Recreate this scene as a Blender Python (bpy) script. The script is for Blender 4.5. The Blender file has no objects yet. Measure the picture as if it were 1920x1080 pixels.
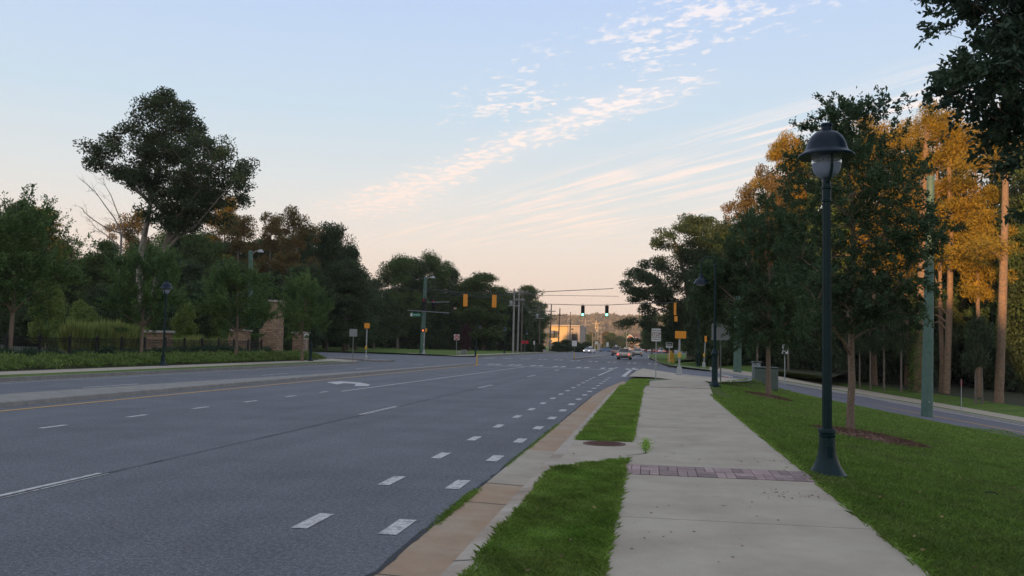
import bpy, math, random
import numpy as np
from mathutils import Matrix, Vector
from mathutils.bvhtree import BVHTree
R = math.radians
# ------------------------------------------------------------------ camera
F, H, ROLL = 1650.0, 1.68, R(1.2)          # focal length in photo pixels, eye height
PITCH, YAW = R(3.69266), R(9.08145)
def camray(px, py):
    dx, dy = px-960, py-540
    x = dx*math.cos(ROLL)+dy*math.sin(ROLL); y = -dx*math.sin(ROLL)+dy*math.cos(ROLL)
    cp, sp = math.cos(PITCH), math.sin(PITCH)
    return (x, F*cp+y*sp, F*sp-y*cp)
def ray(px, py):
    x, y, z = camray(px, py); c, s = math.cos(YAW), math.sin(YAW)
    return Vector((x*c-y*s, x*s+y*c, z))
def G(px, py, z=0.0):
    d = ray(px, py); t = (z-H)/d.z; return Vector((d.x*t, d.y*t, z))
def at(px, py, Y):
    d = ray(px, py); t = Y/d.y; return Vector((d.x*t, Y, H+d.z*t))
SC = bpy.context.scene
COL = SC.collection
cam = bpy.data.cameras.new('camera'); camo = bpy.data.objects.new('camera', cam); COL.objects.link(camo)
f_ = ray(960, 540).normalized(); r_ = (ray(961, 540)-ray(959, 540)).normalized(); u_ = (ray(960, 539)-ray(960, 541)).normalized()
M = Matrix((r_, u_, -f_)).transposed().to_4x4(); M.translation = (0, 0, H); camo.matrix_world = M
cam.sensor_width = 36; cam.lens = 36*F/1920; cam.clip_start = 0.1; cam.clip_end = 9000
SC.camera = camo
SC.view_settings.view_transform = 'Standard'; SC.view_settings.look = 'None'
SC.view_settings.exposure = 0.2; SC.view_settings.gamma = 1.0
# ------------------------------------------------------------------ sun, sky
SUN_EL = R(3.4); SUN_DIR = Vector((0.30, 1.0, 0)).normalized()     # horizontal travel direction of the light
sd = SUN_DIR*math.cos(SUN_EL)+Vector((0, 0, -math.sin(SUN_EL)))
sl = bpy.data.lights.new('sun', 'SUN'); sl.energy = 5.0; sl.angle = R(0.6); sl.color = (1.0, 0.56, 0.24)
so = bpy.data.objects.new('sun', sl); COL.objects.link(so); so.rotation_euler = sd.to_track_quat('-Z', 'Y').to_euler()
W = bpy.data.worlds.new('World'); SC.world = W; W.use_nodes = True
nt = W.node_tree; N = nt.nodes; L = nt.links; N.clear()
def nd(t, **k):
    n = N.new(t)
    for a, b in k.items(): setattr(n, a, b)
    return n
def mth(op, a, b=None, c=None, clamp=False):
    n = nd('ShaderNodeMath', operation=op, use_clamp=clamp)
    for i, v in enumerate((a, b, c)):
        if v is None: continue
        if isinstance(v, (int, float)): n.inputs[i].default_value = v
        else: L.new(v, n.inputs[i])
    return n.outputs[0]
def sstep(x, a, b):
    n = nd('ShaderNodeMapRange', interpolation_type='SMOOTHSTEP'); L.new(x, n.inputs[0])
    n.inputs[1].default_value = a; n.inputs[2].default_value = b; return n.outputs[0]
tc = nd('ShaderNodeTexCoord'); sx = nd('ShaderNodeSeparateXYZ'); L.new(tc.outputs['Generated'], sx.inputs[0])
ramp = nd('ShaderNodeValToRGB'); L.new(sx.outputs[2], ramp.inputs[0])
stops = [(0, (.80, .58, .49)), (.045, (.83, .67, .56)), (.11, (.81, .73, .66)), (.17, (.70, .735, .74)), (.25, (.56, .69, .80)), (.38, (.47, .61, .86)), (.6, (.50, .58, .74)), (1, (.52, .56, .66))]
el = ramp.color_ramp.elements
el[0].position = 0; el[0].color = (*stops[0][1], 1); el[1].position = 1; el[1].color = (*stops[-1][1], 1)
for p_, c_ in stops[1:-1]:
    e = el.new(p_); e.color = (*c_, 1)
sky = nd('ShaderNodeTexSky', sky_type='NISHITA'); sky.sun_disc = False; sky.sun_elevation = SUN_EL
sky.sun_rotation = math.atan2(-SUN_DIR.x, -SUN_DIR.y); sky.air_density = 1.2; sky.dust_density = 1.5
zc = mth('MAXIMUM', sx.outputs[2], 0.02)
px_ = mth('DIVIDE', sx.outputs[0], zc); py_ = mth('DIVIDE', sx.outputs[1], zc)
u = mth('ADD', mth('MULTIPLY', px_, .62), mth('MULTIPLY', py_, -.785))
v = mth('ADD', mth('MULTIPLY', px_, .785), mth('MULTIPLY', py_, .62))
def noise(su, sv, det, rough, off=0, dist=0.0):
    cb = nd('ShaderNodeCombineXYZ'); L.new(mth('MULTIPLY', u, su), cb.inputs[0]); L.new(mth('MULTIPLY', v, sv), cb.inputs[1]); cb.inputs[2].default_value = off
    n = nd('ShaderNodeTexNoise'); n.inputs['Scale'].default_value = 1; n.inputs['Detail'].default_value = det
    n.inputs['Roughness'].default_value = rough; n.inputs['Distortion'].default_value = dist; L.new(cb.outputs[0], n.inputs['Vector'])
    return n.outputs[0]
wob = mth('MULTIPLY', mth('SUBTRACT', noise(1.6, 2.2, 3, .6, 3), .5), .32)
vw = mth('ADD', v, wob)
def gauss(x, c, w):
    a = mth('DIVIDE', mth('SUBTRACT', x, c), w); return mth('EXPONENT', mth('MULTIPLY', mth('MULTIPLY', a, a), -1.0))
puff = noise(9, 12, 4, .6, 7, .3); puff2 = noise(22, 26, 3, .6, 17)
lowu = sstep(u, -3.5, -7.0)                       # 1 far down the band
# main band of small puffs
bandw = mth('ADD', mth('MULTIPLY', lowu, .22), .14)
a_ = mth('DIVIDE', mth('SUBTRACT', vw, mth('ADD', 2.12, mth('MULTIPLY', lowu, .13))), bandw)
b1 = mth('EXPONENT', mth('MULTIPLY', mth('MULTIPLY', a_, a_), -1.0))
fadeu = mth('MULTIPLY', sstep(u, -7.6, -5.6), sstep(u, -2.2, -2.9))
thr = mth('SUBTRACT', .60, mth('MULTIPLY', mth('POWER', mth('MULTIPLY', b1, fadeu), .6), .155))
c1 = mth('MULTIPLY', mth('DIVIDE', mth('SUBTRACT', mth('ADD', mth('MULTIPLY', puff, .7), mth('MULTIPLY', puff2, .3)), thr), .11, clamp=True), sstep(mth('MULTIPLY', b1, fadeu), .0, .22))
veil = mth('MULTIPLY', mth('MULTIPLY', b1, fadeu), mth('ADD', .24, mth('MULTIPLY', lowu, .25)))
# scattered cloudlets
patch = noise(1.7, 2.3, 2, .5, 31)
b2 = mth('MULTIPLY', gauss(v, 1.76, .36), mth('MULTIPLY', sstep(u, -4.1, -3.2), sstep(u, -1.3, -1.8)))
dens = mth('MULTIPLY', b2, mth('ADD', .25, mth('MULTIPLY', sstep(patch, .38, .56), .75)))
c2 = mth('MULTIPLY', mth('DIVIDE', mth('SUBTRACT', mth('ADD', mth('MULTIPLY', puff, .6), mth('MULTIPLY', puff2, .4)), mth('SUBTRACT', .63, mth('MULTIPLY', dens, .155))), .09, clamp=True), dens)
# long thin streaks
st = noise(.55, 7.5, 5, .62, 11, .25); st2 = noise(1.6, 2.2, 2, .5, 23)
b3 = mth('MULTIPLY', mth('MULTIPLY', sstep(v, 2.55, 2.95), sstep(v, 5.4, 3.6)), sstep(u, -9.5, -6))
c3 = mth('MULTIPLY', mth('MULTIPLY', sstep(st, .42, .62), b3), mth('ADD', .4, mth('MULTIPLY', sstep(st2, .33, .58), .6)))
cl = mth('ADD', mth('ADD', mth('MULTIPLY', c1, .85), veil), mth('ADD', mth('MULTIPLY', c2, .8), mth('MULTIPLY', c3, .95)), clamp=True)
cl = mth('MULTIPLY', cl, sstep(sx.outputs[2], .03, .10))
cmix = nd('ShaderNodeMix', data_type='RGBA'); L.new(cl, cmix.inputs[0])
ccol = nd('ShaderNodeValToRGB'); L.new(sx.outputs[2], ccol.inputs[0])
e = ccol.color_ramp.elements; e[0].position = .05; e[0].color = (.95, .74, .60, 1); e[1].position = .3; e[1].color = (.93, .86, .86, 1)
L.new(ramp.outputs[0], cmix.inputs[6]); L.new(ccol.outputs[0], cmix.inputs[7])
dt = nd('ShaderNodeVectorMath', operation='DOT_PRODUCT'); L.new(tc.outputs['Generated'], dt.inputs[0]); dt.inputs[1].default_value = (-SUN_DIR.x, -SUN_DIR.y, .05)
glow = mth('MULTIPLY', mth('POWER', mth('MAXIMUM', dt.outputs['Value'], 0.0), 2.5), mth('EXPONENT', mth('MULTIPLY', mth('MAXIMUM', sx.outputs[2], 0.0), -2.2)))
gl = nd('ShaderNodeMix', data_type='RGBA', blend_type='ADD'); L.new(glow, gl.inputs[0]); L.new(cmix.outputs[2], gl.inputs[6]); gl.inputs[7].default_value = (.45, .24, .08, 1)
bg1 = nd('ShaderNodeBackground'); L.new(gl.outputs[2], bg1.inputs[0]); bg1.inputs[1].default_value = .95
bg2 = nd('ShaderNodeBackground'); L.new(sky.outputs[0], bg2.inputs[0]); bg2.inputs[1].default_value = .006
ad = nd('ShaderNodeAddShader'); L.new(bg1.outputs[0], ad.inputs[0]); L.new(bg2.outputs[0], ad.inputs[1])
wo = nd('ShaderNodeOutputWorld'); L.new(ad.outputs[0], wo.inputs[0])
# ------------------------------------------------------------------ materials
def mat(name, c, rough=.8, metal=0, spec=.4, var=.0, scale=5., c2=None, bump=0., bscale=40., coord='Position', emit=None, estr=1., trans=0., island=0., fine=0., fscale=120., c3=None, c3scale=.3, c3amt=.0, streak=0.):
    m = bpy.data.materials.new(name); m.use_nodes = True; t = m.node_tree; n = t.nodes; l = t.links
    b = n['Principled BSDF']; b.inputs['Roughness'].default_value = rough; b.inputs['Metallic'].default_value = metal
    b.inputs['Specular IOR Level'].default_value = spec
    if coord == 'Position': src = n.new('ShaderNodeNewGeometry').outputs['Position']
    else: src = n.new('ShaderNodeTexCoord').outputs['Object']
    def no(s, d=3, r=.55):
        x = n.new('ShaderNodeTexNoise'); x.inputs['Scale'].default_value = s; x.inputs['Detail'].default_value = d; x.inputs['Roughness'].default_value = r
        l.new(src, x.inputs['Vector']); return x.outputs[0]
    col = None
    def mix(fac, a, bcol, blend='MIX'):
        x = n.new('ShaderNodeMix'); x.data_type = 'RGBA'; x.blend_type = blend
        if isinstance(fac, float): x.inputs[0].default_value = fac
        else: l.new(fac, x.inputs[0])
        for i, q in ((6, a), (7, bcol)):
            if isinstance(q, tuple): x.inputs[i].default_value = (*q, 1)
            else: l.new(q, x.inputs[i])
        return x.outputs[2]
    def rng(x, a, bb, c_=0., d=1.):
        q = n.new('ShaderNodeMapRange'); l.new(x, q.inputs[0])
        for i, vv in enumerate((a, bb, c_, d)): q.inputs[i+1].default_value = vv
        return q.outputs[0]
    col = c
    if c2 is not None: col = mix(rng(no(scale, 4), .35, .65), c, c2)
    if c3 is not None: col = mix(rng(no(c3scale, 3), .48, .68, 0, c3amt), col, c3)
    if var > 0:
        g = rng(no(scale*1.7, 5, .65), .3, .7, 1-var, 1+var)
        cb = n.new('ShaderNodeCombineColor'); [l.new(g, cb.inputs[i]) for i in range(3)]
        col = mix(1.0, col, cb.outputs[0], 'MULTIPLY')
    if streak > 0:
        mpn = n.new('ShaderNodeMapping'); mpn.inputs['Scale'].default_value = (1.15, .035, 1); l.new(src, mpn.inputs['Vector']); x = n.new('ShaderNodeTexNoise'); x.inputs['Scale'].default_value = 1.; x.inputs['Detail'].default_value = 4; l.new(mpn.outputs[0], x.inputs['Vector'])
        g = rng(x.outputs[0], .32, .68, 1-streak, 1+streak); cb = n.new('ShaderNodeCombineColor'); [l.new(g, cb.inputs[i]) for i in range(3)]
        col = mix(1.0, col, cb.outputs[0], 'MULTIPLY')
        vo = n.new('ShaderNodeTexVoronoi'); vo.inputs['Scale'].default_value = 45; l.new(src, vo.inputs['Vector']); g = rng(vo.outputs['Distance'], .05, .45, 1.55, .78); cb = n.new('ShaderNodeCombineColor'); [l.new(g, cb.inputs[i]) for i in range(3)]
        col = mix(1.0, col, cb.outputs[0], 'MULTIPLY')
    if fine > 0:
        g = rng(no(fscale, 2, .7), .3, .7, 1-fine, 1+fine)
        cb = n.new('ShaderNodeCombineColor'); [l.new(g, cb.inputs[i]) for i in range(3)]
        col = mix(1.0, col, cb.outputs[0], 'MULTIPLY')
    if island > 0:
        ge = n.new('ShaderNodeNewGeometry'); g = rng(ge.outputs['Random Per Island'], 0, 1, 1-island, 1+island)
        cb = n.new('ShaderNodeCombineColor'); [l.new(g, cb.inputs[i]) for i in range(3)]
        col = mix(1.0, col, cb.outputs[0], 'MULTIPLY')
    if isinstance(col, tuple): b.inputs['Base Color'].default_value = (*col, 1)
    else: l.new(col, b.inputs['Base Color'])
    if bump > 0:
        bp = n.new('ShaderNodeBump'); bp.inputs['Strength'].default_value = bump; bp.inputs['Distance'].default_value = .02
        l.new(no(bscale, 4, .65), bp.inputs['Height']); l.new(bp.outputs[0], b.inputs['Normal'])
    if emit:
        b.inputs['Emission Color'].default_value = (*emit, 1); b.inputs['Emission Strength'].default_value = estr
    if trans > 0:
        tr = n.new('ShaderNodeBsdfTranslucent'); mx = n.new('ShaderNodeMixShader'); mx.inputs[0].default_value = trans
        if isinstance(col, tuple): tr.inputs[0].default_value = (*col, 1)
        else: l.new(col, tr.inputs[0])
        l.new(b.outputs[0], mx.inputs[1]); l.new(tr.outputs[0], mx.inputs[2]); l.new(mx.outputs[0], n['Material Output'].inputs[0])
    return m
K = {}
K['asphalt'] = mat('asphalt', (.155, .163, .180), .85, spec=.3, var=.08, scale=.5, c2=(.174, .182, .199), bump=.7, bscale=90, fine=.32, fscale=24, streak=.08, c3=(.134, .141, .156), c3scale=.35, c3amt=.7)
K['asphalt2'] = mat('asphalt_side', (.125, .128, .15), .8, var=.12, scale=.8, fine=.2, fscale=40)
K['asphalt_d'] = mat('asphalt_dark', (.035, .037, .042), .9, var=.3, scale=8)
K['conc'] = mat('concrete', (.385, .335, .262), .85, spec=.25, var=.09, scale=1.2, c2=(.415, .37, .295), bump=.3, bscale=60, fine=.16, fscale=110, c3=(.31, .26, .20), c3scale=.9, c3amt=.55, island=.05)
K['conc_curb'] = mat('concrete_curb', (.37, .31, .245), .85, spec=.25, var=.12, scale=3, c2=(.42, .37, .31), bump=.3, bscale=50, fine=.15, fscale=90, c3=(.27, .20, .14), c3scale=1.1, c3amt=.6)
K['conc_gut'] = mat('concrete_gutter', (.37, .285, .20), .85, spec=.3, var=.10, scale=2, c2=(.35, .24, .155), bump=.25, bscale=50, fine=.12, fscale=120, c3=(.36, .23, .13), c3scale=.28, c3amt=.8)
K['conc_old'] = mat('concrete_weathered', (.235, .225, .205), .9, var=.18, scale=2, bump=.4, bscale=30, fine=.15, fscale=60)
K['soil'] = mat('lawn_soil', (.09, .13, .035), .95, var=.25, scale=3, fine=.4, fscale=50)
K['lawn'] = mat('lawn', (.085, .15, .028), .95, spec=.1, var=.22, scale=.35, c2=(.11, .155, .04), bump=1., bscale=14, fine=.35, fscale=9)
K['lawn_slope'] = mat('lawn_slope', (.075, .11, .026), .95, spec=.1, var=.2, scale=1.2, c2=(.08, .105, .03), bump=1., bscale=30, fine=.4, fscale=30)
K['forest_floor'] = mat('forest_floor', (.05, .045, .025), .95, var=.3, scale=1, c2=(.03, .045, .015))
K['grass_slope'] = mat('grass_blade_dull', (.23, .345, .08), .8, spec=.1, var=.25, scale=.9, c2=(.19, .31, .06), trans=.4, island=.3, c3=(.24, .25, .10), c3scale=.5, c3amt=.5)
K['grass'] = mat('grass_blade', (.25, .42, .075), .75, spec=.15, var=.28, scale=1.1, c2=(.31, .43, .10), trans=.4, island=.3, c3=(.20, .22, .07), c3scale=1.6, c3amt=.35)
K['paint'] = mat('road_paint_white', (.53, .52, .50), .75, var=.08, scale=6, bump=.3, bscale=80, fine=.3, fscale=55, c3=(.17, .17, .18), c3scale=11, c3amt=.75)
K['paint_y'] = mat('road_paint_yellow', (.62, .34, .06), .7, var=.12, scale=6, fine=.2, fscale=60)
K['brick'] = mat('paver', (.25, .175, .17), .85, var=.15, scale=6, c2=(.32, .235, .22), island=.3, fine=.15, fscale=60)
K['rust'] = mat('rusty_iron', (.12, .055, .04), .7, metal=.3, var=.3, scale=15, bump=.6, bscale=60)
K['mulch'] = mat('mulch', (.15, .082, .055), .95, var=.35, scale=10, bump=1, bscale=50, island=.5)
K['lampg'] = mat('lamp_paint_dark_green', (.006, .024, .026), .38, spec=.2, var=.25, scale=8, coord='Object')
K['lampb'] = mat('lamp_paint_blue_black', (.007, .018, .032), .36, spec=.2, var=.15, scale=8, coord='Object')
K['black'] = mat('black_metal', (.012, .013, .015), .5, coord='Object')
K['rubber'] = mat('rubber', (.015, .015, .015), .8, coord='Object')
K['galv'] = mat('galvanised_steel', (.36, .37, .36), .5, metal=.35, var=.1, scale=8, coord='Object')
K['galv_d'] = mat('weathered_post', (.17, .18, .16), .7, var=.2, scale=8, coord='Object')
K['signback'] = mat('sign_back', (.30, .31, .30), .6, metal=.2, coord='Object')
K['white'] = mat('sign_white', (.66, .66, .62), .6, coord='Object')
K['red'] = mat('sign_red', (.42, .02, .03), .6, coord='Object')
K['dred'] = mat('lettering_red', (.16, .015, .02), .6, coord='Object')
K['green_sign'] = mat('sign_green', (.0, .18, .10), .6, coord='Object')
K['sigy'] = mat('signal_yellow', (.75, .28, .02), .55, coord='Object')
K['boll'] = mat('bollard_yellow', (.62, .36, .05), .6, coord='Object')
K['polegreen'] = mat('pole_painted_green', (.075, .145, .11), .6, var=.18, scale=1.5, c2=(.095, .16, .125), coord='Object', fine=.1, fscale=30)
K['green_lit'] = mat('signal_green_lit', (.1, .8, .5), .4, emit=(.25, 1.0, .62), estr=3.0)
K['red_lit'] = mat('signal_red_lit', (.3, .02, .02), .4, emit=(.9, .05, .04), estr=.22)
K['hand_lit'] = mat('hand_lit', (.6, .1, .03), .4, emit=(1., .25, .08), estr=1.0)
K['tail'] = mat('tail_lamp', (.5, .03, .03), .3, emit=(1, .18, .14), estr=1.1, coord='Object')
K['head'] = mat('head_lamp', (.9, .85, .8), .3, emit=(1, .85, .8), estr=3.0, coord='Object')
K['lamp_lit'] = mat('window_lit', (.9, .7, .3), .4, emit=(1, .75, .3), estr=3.)
K['glassd'] = mat('car_glass', (.015, .02, .025), .08, spec=.8, coord='Object')
K['bark'] = mat('bark', (.16, .13, .10), .9, var=.3, scale=3, bump=1, bscale=18)
K['bark_pale'] = mat('bark_pale', (.27, .24, .20), .9, var=.25, scale=3, bump=.7, bscale=14)
K['bark_young'] = mat('bark_young', (.23, .15, .10), .9, var=.35, scale=12, bump=1, bscale=45, c2=(.21, .16, .12))
K['bark_pine'] = mat('bark_pine', (.27, .165, .095), .9, var=.35, scale=4, bump=1, bscale=14, c2=(.19, .14, .10))
def leafm(name, c, c2, tr=.3, isl=.35): return mat(name, c, .65, spec=.25, var=.28, scale=.45, c2=c2, trans=tr, island=isl)
K['leaf_dark'] = leafm('leaf_dark', (.045, .078, .036), (.062, .092, .034))
K['leaf_mid'] = leafm('leaf_mid', (.066, .118, .036), (.090, .128, .034))
K['leaf_light'] = leafm('leaf_light', (.14, .21, .05), (.17, .22, .05))
K['leaf_near'] = leafm('leaf_near', (.050, .088, .060), (.062, .098, .054), .25)
K['leaf_young'] = leafm('leaf_young', (.052, .092, .044), (.066, .104, .042), .28)
K['leaf_young2'] = leafm('leaf_young_light', (.052, .095, .042), (.068, .108, .042))
K['leaf_olive'] = leafm('leaf_olive', (.13, .105, .036), (.18, .115, .036))
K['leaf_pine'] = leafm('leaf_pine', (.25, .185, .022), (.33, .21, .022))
K['leaf_elm'] = leafm('leaf_elm', (.075, .135, .045), (.12, .185, .05))
K['leaf_red'] = leafm('leaf_purple', (.07, .025, .03), (.06, .03, .028))
K['hedge'] = leafm('shrub_dark', (.042, .075, .045), (.05, .085, .045))
K['cover'] = leafm('ground_cover_leaf', (.13, .20, .045), (.16, .21, .06))
K['tallgrass'] = leafm('tall_grass', (.21, .27, .07), (.26, .28, .08))
K['stone'] = None
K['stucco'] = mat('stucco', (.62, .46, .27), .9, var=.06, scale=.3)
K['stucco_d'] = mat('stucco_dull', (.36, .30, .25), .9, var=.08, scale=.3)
K['roofred'] = mat('roof_red', (.26, .09, .05), .85, var=.2, scale=.8)
K['awning'] = mat('awning_blue', (.14, .16, .20), .7)
K['dark'] = mat('dark_opening', (.015, .018, .022), .5)
K['wood'] = mat('pole_wood', (.14, .11, .09), .9, var=.2, scale=2, coord='Object')
K['woodp'] = mat('pole_wood_pale', (.30, .28, .26), .9, var=.2, scale=2, coord='Object')
K['wire'] = mat('wire', (.03, .03, .035), .6)
K['wire_l'] = mat('wire_galvanised', (.22, .23, .25), .6)
K['box_green'] = mat('utility_box_green', (.095, .125, .105), .55, var=.12, scale=2, coord='Object')
K['box_grey'] = mat('utility_box_grey', (.22, .235, .23), .55, var=.12, scale=2, coord='Object')
def paintm(name, c, metal=.4): return mat(name, c, .28, metal=metal, spec=.6, coord='Object')
K['car_gold'] = paintm('car_paint_silver_gold', (.46, .38, .33)); K['car_beige'] = paintm('car_paint_beige', (.44, .42, .36))
K['car_tan'] = paintm('car_paint_tan', (.36, .27, .22)); K['car_white'] = paintm('car_paint_white', (.66, .64, .66), 0)
K['car_blue'] = paintm('car_paint_blue', (.12, .2, .34)); K['car_red'] = paintm('car_paint_red', (.35, .03, .03), .1); K['car_dark'] = paintm('car_paint_dark', (.03, .035, .045))
# glass and diffuser of the lamps
m = bpy.data.materials.new('lamp_glass'); m.use_nodes = True; b = m.node_tree.nodes['Principled BSDF']
b.inputs['Base Color'].default_value = (.78, .84, .96, 1); b.inputs['Roughness'].default_value = .12; b.inputs['Transmission Weight'].default_value = .75; b.inputs['IOR'].default_value = 1.1; b.inputs['Alpha'].default_value = .8; K['glass'] = m
K['frost'] = mat('lamp_frosted_glass', (.42, .48, .60), .35, trans=.45, coord='Object')
# stone masonry
m = bpy.data.materials.new('stone_masonry'); m.use_nodes = True; n = m.node_tree.nodes; l = m.node_tree.links; b = n['Principled BSDF']
tcn = n.new('ShaderNodeTexCoord'); mp = n.new('ShaderNodeMapping'); mp.inputs['Rotation'].default_value = (R(90), 0, 0)
sxx = n.new('ShaderNodeSeparateXYZ'); l.new(tcn.outputs['Object'], sxx.inputs[0]); cbx = n.new('ShaderNodeCombineXYZ')
adx = n.new('ShaderNodeMath'); adx.operation = 'ADD'; l.new(sxx.outputs[0], adx.inputs[0]); l.new(sxx.outputs[1], adx.inputs[1]); l.new(adx.outputs[0], cbx.inputs[0]); l.new(sxx.outputs[2], cbx.inputs[1])
bk = n.new('ShaderNodeTexBrick'); bk.inputs['Scale'].default_value = 1.0; bk.inputs['Brick Width'].default_value = .42; bk.inputs['Row Height'].default_value = .15; bk.inputs['Mortar Size'].default_value = .012
bk.inputs['Color1'].default_value = (.40, .27, .16, 1); bk.inputs['Color2'].default_value = (.24, .15, .095, 1); bk.inputs['Mortar'].default_value = (.11, .085, .065, 1); bk.offset = .37
l.new(cbx.outputs[0], bk.inputs['Vector']); l.new(bk.outputs[0], b.inputs['Base Color']); b.inputs['Roughness'].default_value = .9
bp = n.new('ShaderNodeBump'); bp.inputs['Strength'].default_value = .8; bp.inputs['Distance'].default_value = .03; l.new(bk.outputs['Fac'], bp.inputs['Height']); bp.invert = True; l.new(bp.outputs[0], b.inputs['Normal'])
K['stone'] = m; K['cap'] = mat('cap_stone', (.42, .38, .34), .85, var=.1, scale=4)
# ------------------------------------------------------------------ mesh tools
def tag(o, label=None, cat=None, group=None, kind=None):
    if label: o['label'] = label
    if cat: o['category'] = cat
    if group: o['group'] = group
    if kind: o['kind'] = kind
    return o
class MB:
    def __init__(s): s.v = []; s.f = []
    def add(s, v, f):
        k = len(s.v); s.v += [tuple(p) for p in v]; s.f += [tuple(i+k for i in q) for q in f]; return s
    def box(s, x0, x1, y0, y1, z0, z1, rot=None, piv=(0, 0, 0)):
        v = [(x, y, z) for z in (z0, z1) for y in (y0, y1) for x in (x0, x1)]
        if rot is not None: v = [rot @ (Vector(p)-Vector(piv))+Vector(piv) for p in v]
        return s.add(v, [(0, 2, 3, 1), (4, 5, 7, 6), (0, 1, 5, 4), (2, 6, 7, 3), (0, 4, 6, 2), (1, 3, 7, 5)])
    def lathe(s, prof, n=24, c=(0, 0, 0)):
        v = []; f = []
        for r, z in prof:
            for i in range(n):
                a = 2*math.pi*i/n; v.append((c[0]+r*math.cos(a), c[1]+r*math.sin(a), c[2]+z))
        for j in range(len(prof)-1):
            for i in range(n):
                i2 = (i+1) % n; f.append((j*n+i, j*n+i2, (j+1)*n+i2, (j+1)*n+i))
        f.append(tuple(range(n-1, -1, -1))); f.append(tuple((len(prof)-1)*n+i for i in range(n)))
        return s.add(v, f)
    def tube(s, pts, rad, n=8):
        pts = [Vector(p) for p in pts]
        if not hasattr(rad, '__len__'): rad = [rad]*len(pts)
        v = []; f = []; ref = None
        for i, p in enumerate(pts):
            d = (pts[min(i+1, len(pts)-1)]-pts[max(i-1, 0)]).normalized()
            if ref is None: ref = Vector((1, 0, 0)) if abs(d.x) < .9 else Vector((0, 1, 0))
            a = (ref-d*ref.dot(d)).normalized(); b_ = d.cross(a); ref = a
            for k in range(n):
                t = 2*math.pi*k/n; v.append(p+(a*math.cos(t)+b_*math.sin(t))*rad[i])
        for j in range(len(pts)-1):
            for k in range(n):
                k2 = (k+1) % n; f.append((j*n+k, j*n+k2, (j+1)*n+k2, (j+1)*n+k))
        f.append(tuple(range(n-1, -1, -1))); f.append(tuple((len(pts)-1)*n+k for k in range(n)))
        return s.add(v, f)
    def build(s, name, m, parent=None, smooth=False, bevel=0):
        me = bpy.data.meshes.new(name); me.from_pydata(s.v, [], s.f); me.update()
        if m: me.materials.append(m)
        if smooth:
            for p in me.polygons: p.use_smooth = True
            try: me.set_sharp_from_angle(angle=R(38))
            except Exception: pass
        o = bpy.data.objects.new(name, me); COL.objects.link(o)
        if parent: o.parent = parent
        if bevel:
            bm_ = o.modifiers.new('bevel', 'BEVEL'); bm_.width = bevel; bm_.segments = 2; bm_.limit_method = 'ANGLE'
        return o
def empty(name, loc, rz=0, sc=None):
    o = bpy.data.objects.new(name, None); COL.objects.link(o); o.location = loc; o.rotation_euler = (0, 0, rz); o.empty_display_size = .3
    if sc: o.scale = sc
    return o
def dup(root, loc, rz=None, sc=None, label=None, group=None):
    def cp(o, parent):
        c = o.copy(); COL.objects.link(c); c.parent = parent
        for ch in list(o.children): cp(ch, c)
        return c
    r = cp(root, None); r.location = loc
    if rz is not None: r.rotation_euler = (0, 0, rz)
    if sc: r.scale = sc
    if label: r['label'] = label
    if group: r['group'] = group
    return r
def npmesh(name, V, Fq, m, parent=None, smooth=False):
    me = bpy.data.meshes.new(name); V = np.asarray(V, dtype=np.float32).reshape(-1, 3); Fq = np.asarray(Fq, dtype=np.int32); k = Fq.shape[1]
    me.vertices.add(len(V)); me.vertices.foreach_set('co', V.ravel())
    me.loops.add(Fq.size); me.loops.foreach_set('vertex_index', Fq.ravel())
    me.polygons.add(len(Fq)); me.polygons.foreach_set('loop_start', np.arange(0, Fq.size, k, dtype=np.int32))
    me.update(calc_edges=True); me.validate()
    me.materials.append(m)
    o = bpy.data.objects.new(name, me); COL.objects.link(o)
    if parent: o.parent = parent
    return o
def text(name, s, size, m, parent, loc, rot=(R(90), 0, 0), sx_=1.0):
    cu = bpy.data.curves.new(name, 'FONT'); cu.body = s; cu.size = size; cu.align_x = 'CENTER'; cu.align_y = 'CENTER'; cu.extrude = .002; cu.offset = size*.012
    t = bpy.data.objects.new('tmp', cu); COL.objects.link(t); bpy.context.view_layer.update()
    me = bpy.data.meshes.new_from_object(t.evaluated_get(bpy.context.evaluated_depsgraph_get())); bpy.data.objects.remove(t)
    me.materials.clear(); me.materials.append(m)
    o = bpy.data.objects.new(name, me); COL.objects.link(o); o.parent = parent; o.location = loc; o.rotation_euler = rot; o.scale = (sx_, 1, 1)
    return o
# ------------------------------------------------------------------ terrain
GV = []; GF = []
def gadd(mb):
    k = len(GV); GV.extend(mb.v); GF.extend([tuple(i+k for i in q) for q in mb.f])
def structure(name, mb, m, ground=True, smooth=False):
    o = mb.build(name, m, None, smooth); o['kind'] = 'structure'
    if ground: gadd(mb)
    return o
def strip(name, A, B, m, ground=True, nsub=1, zf=None):
    """loft between polylines A and B (lists of points)"""
    mb = MB(); n = len(A); v = []; f = []
    for j in range(nsub+1):
        t = j/nsub
        for i in range(n):
            p = Vector(A[i])*(1-t)+Vector(B[i])*t
            if zf: p.z += zf(t, i)
            v.append(p)
    for j in range(nsub):
        for i in range(n-1): f.append((j*n+i, j*n+i+1, (j+1)*n+i+1, (j+1)*n+i))
    mb.add(v, f)
    # keep normals up
    mb.f = [q if (Vector(mb.v[q[1]])-Vector(mb.v[q[0]])).cross(Vector(mb.v[q[2]])-Vector(mb.v[q[0]])).z > 0 else q[::-1] for q in mb.f]
    return structure(name, mb, m, ground)
def sm(t): t = max(0, min(1, t)); return t*t*(3-2*t)
def rise(X): return .22*sm((-X-25)/8)+.7*sm((-X-33)/60)
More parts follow.
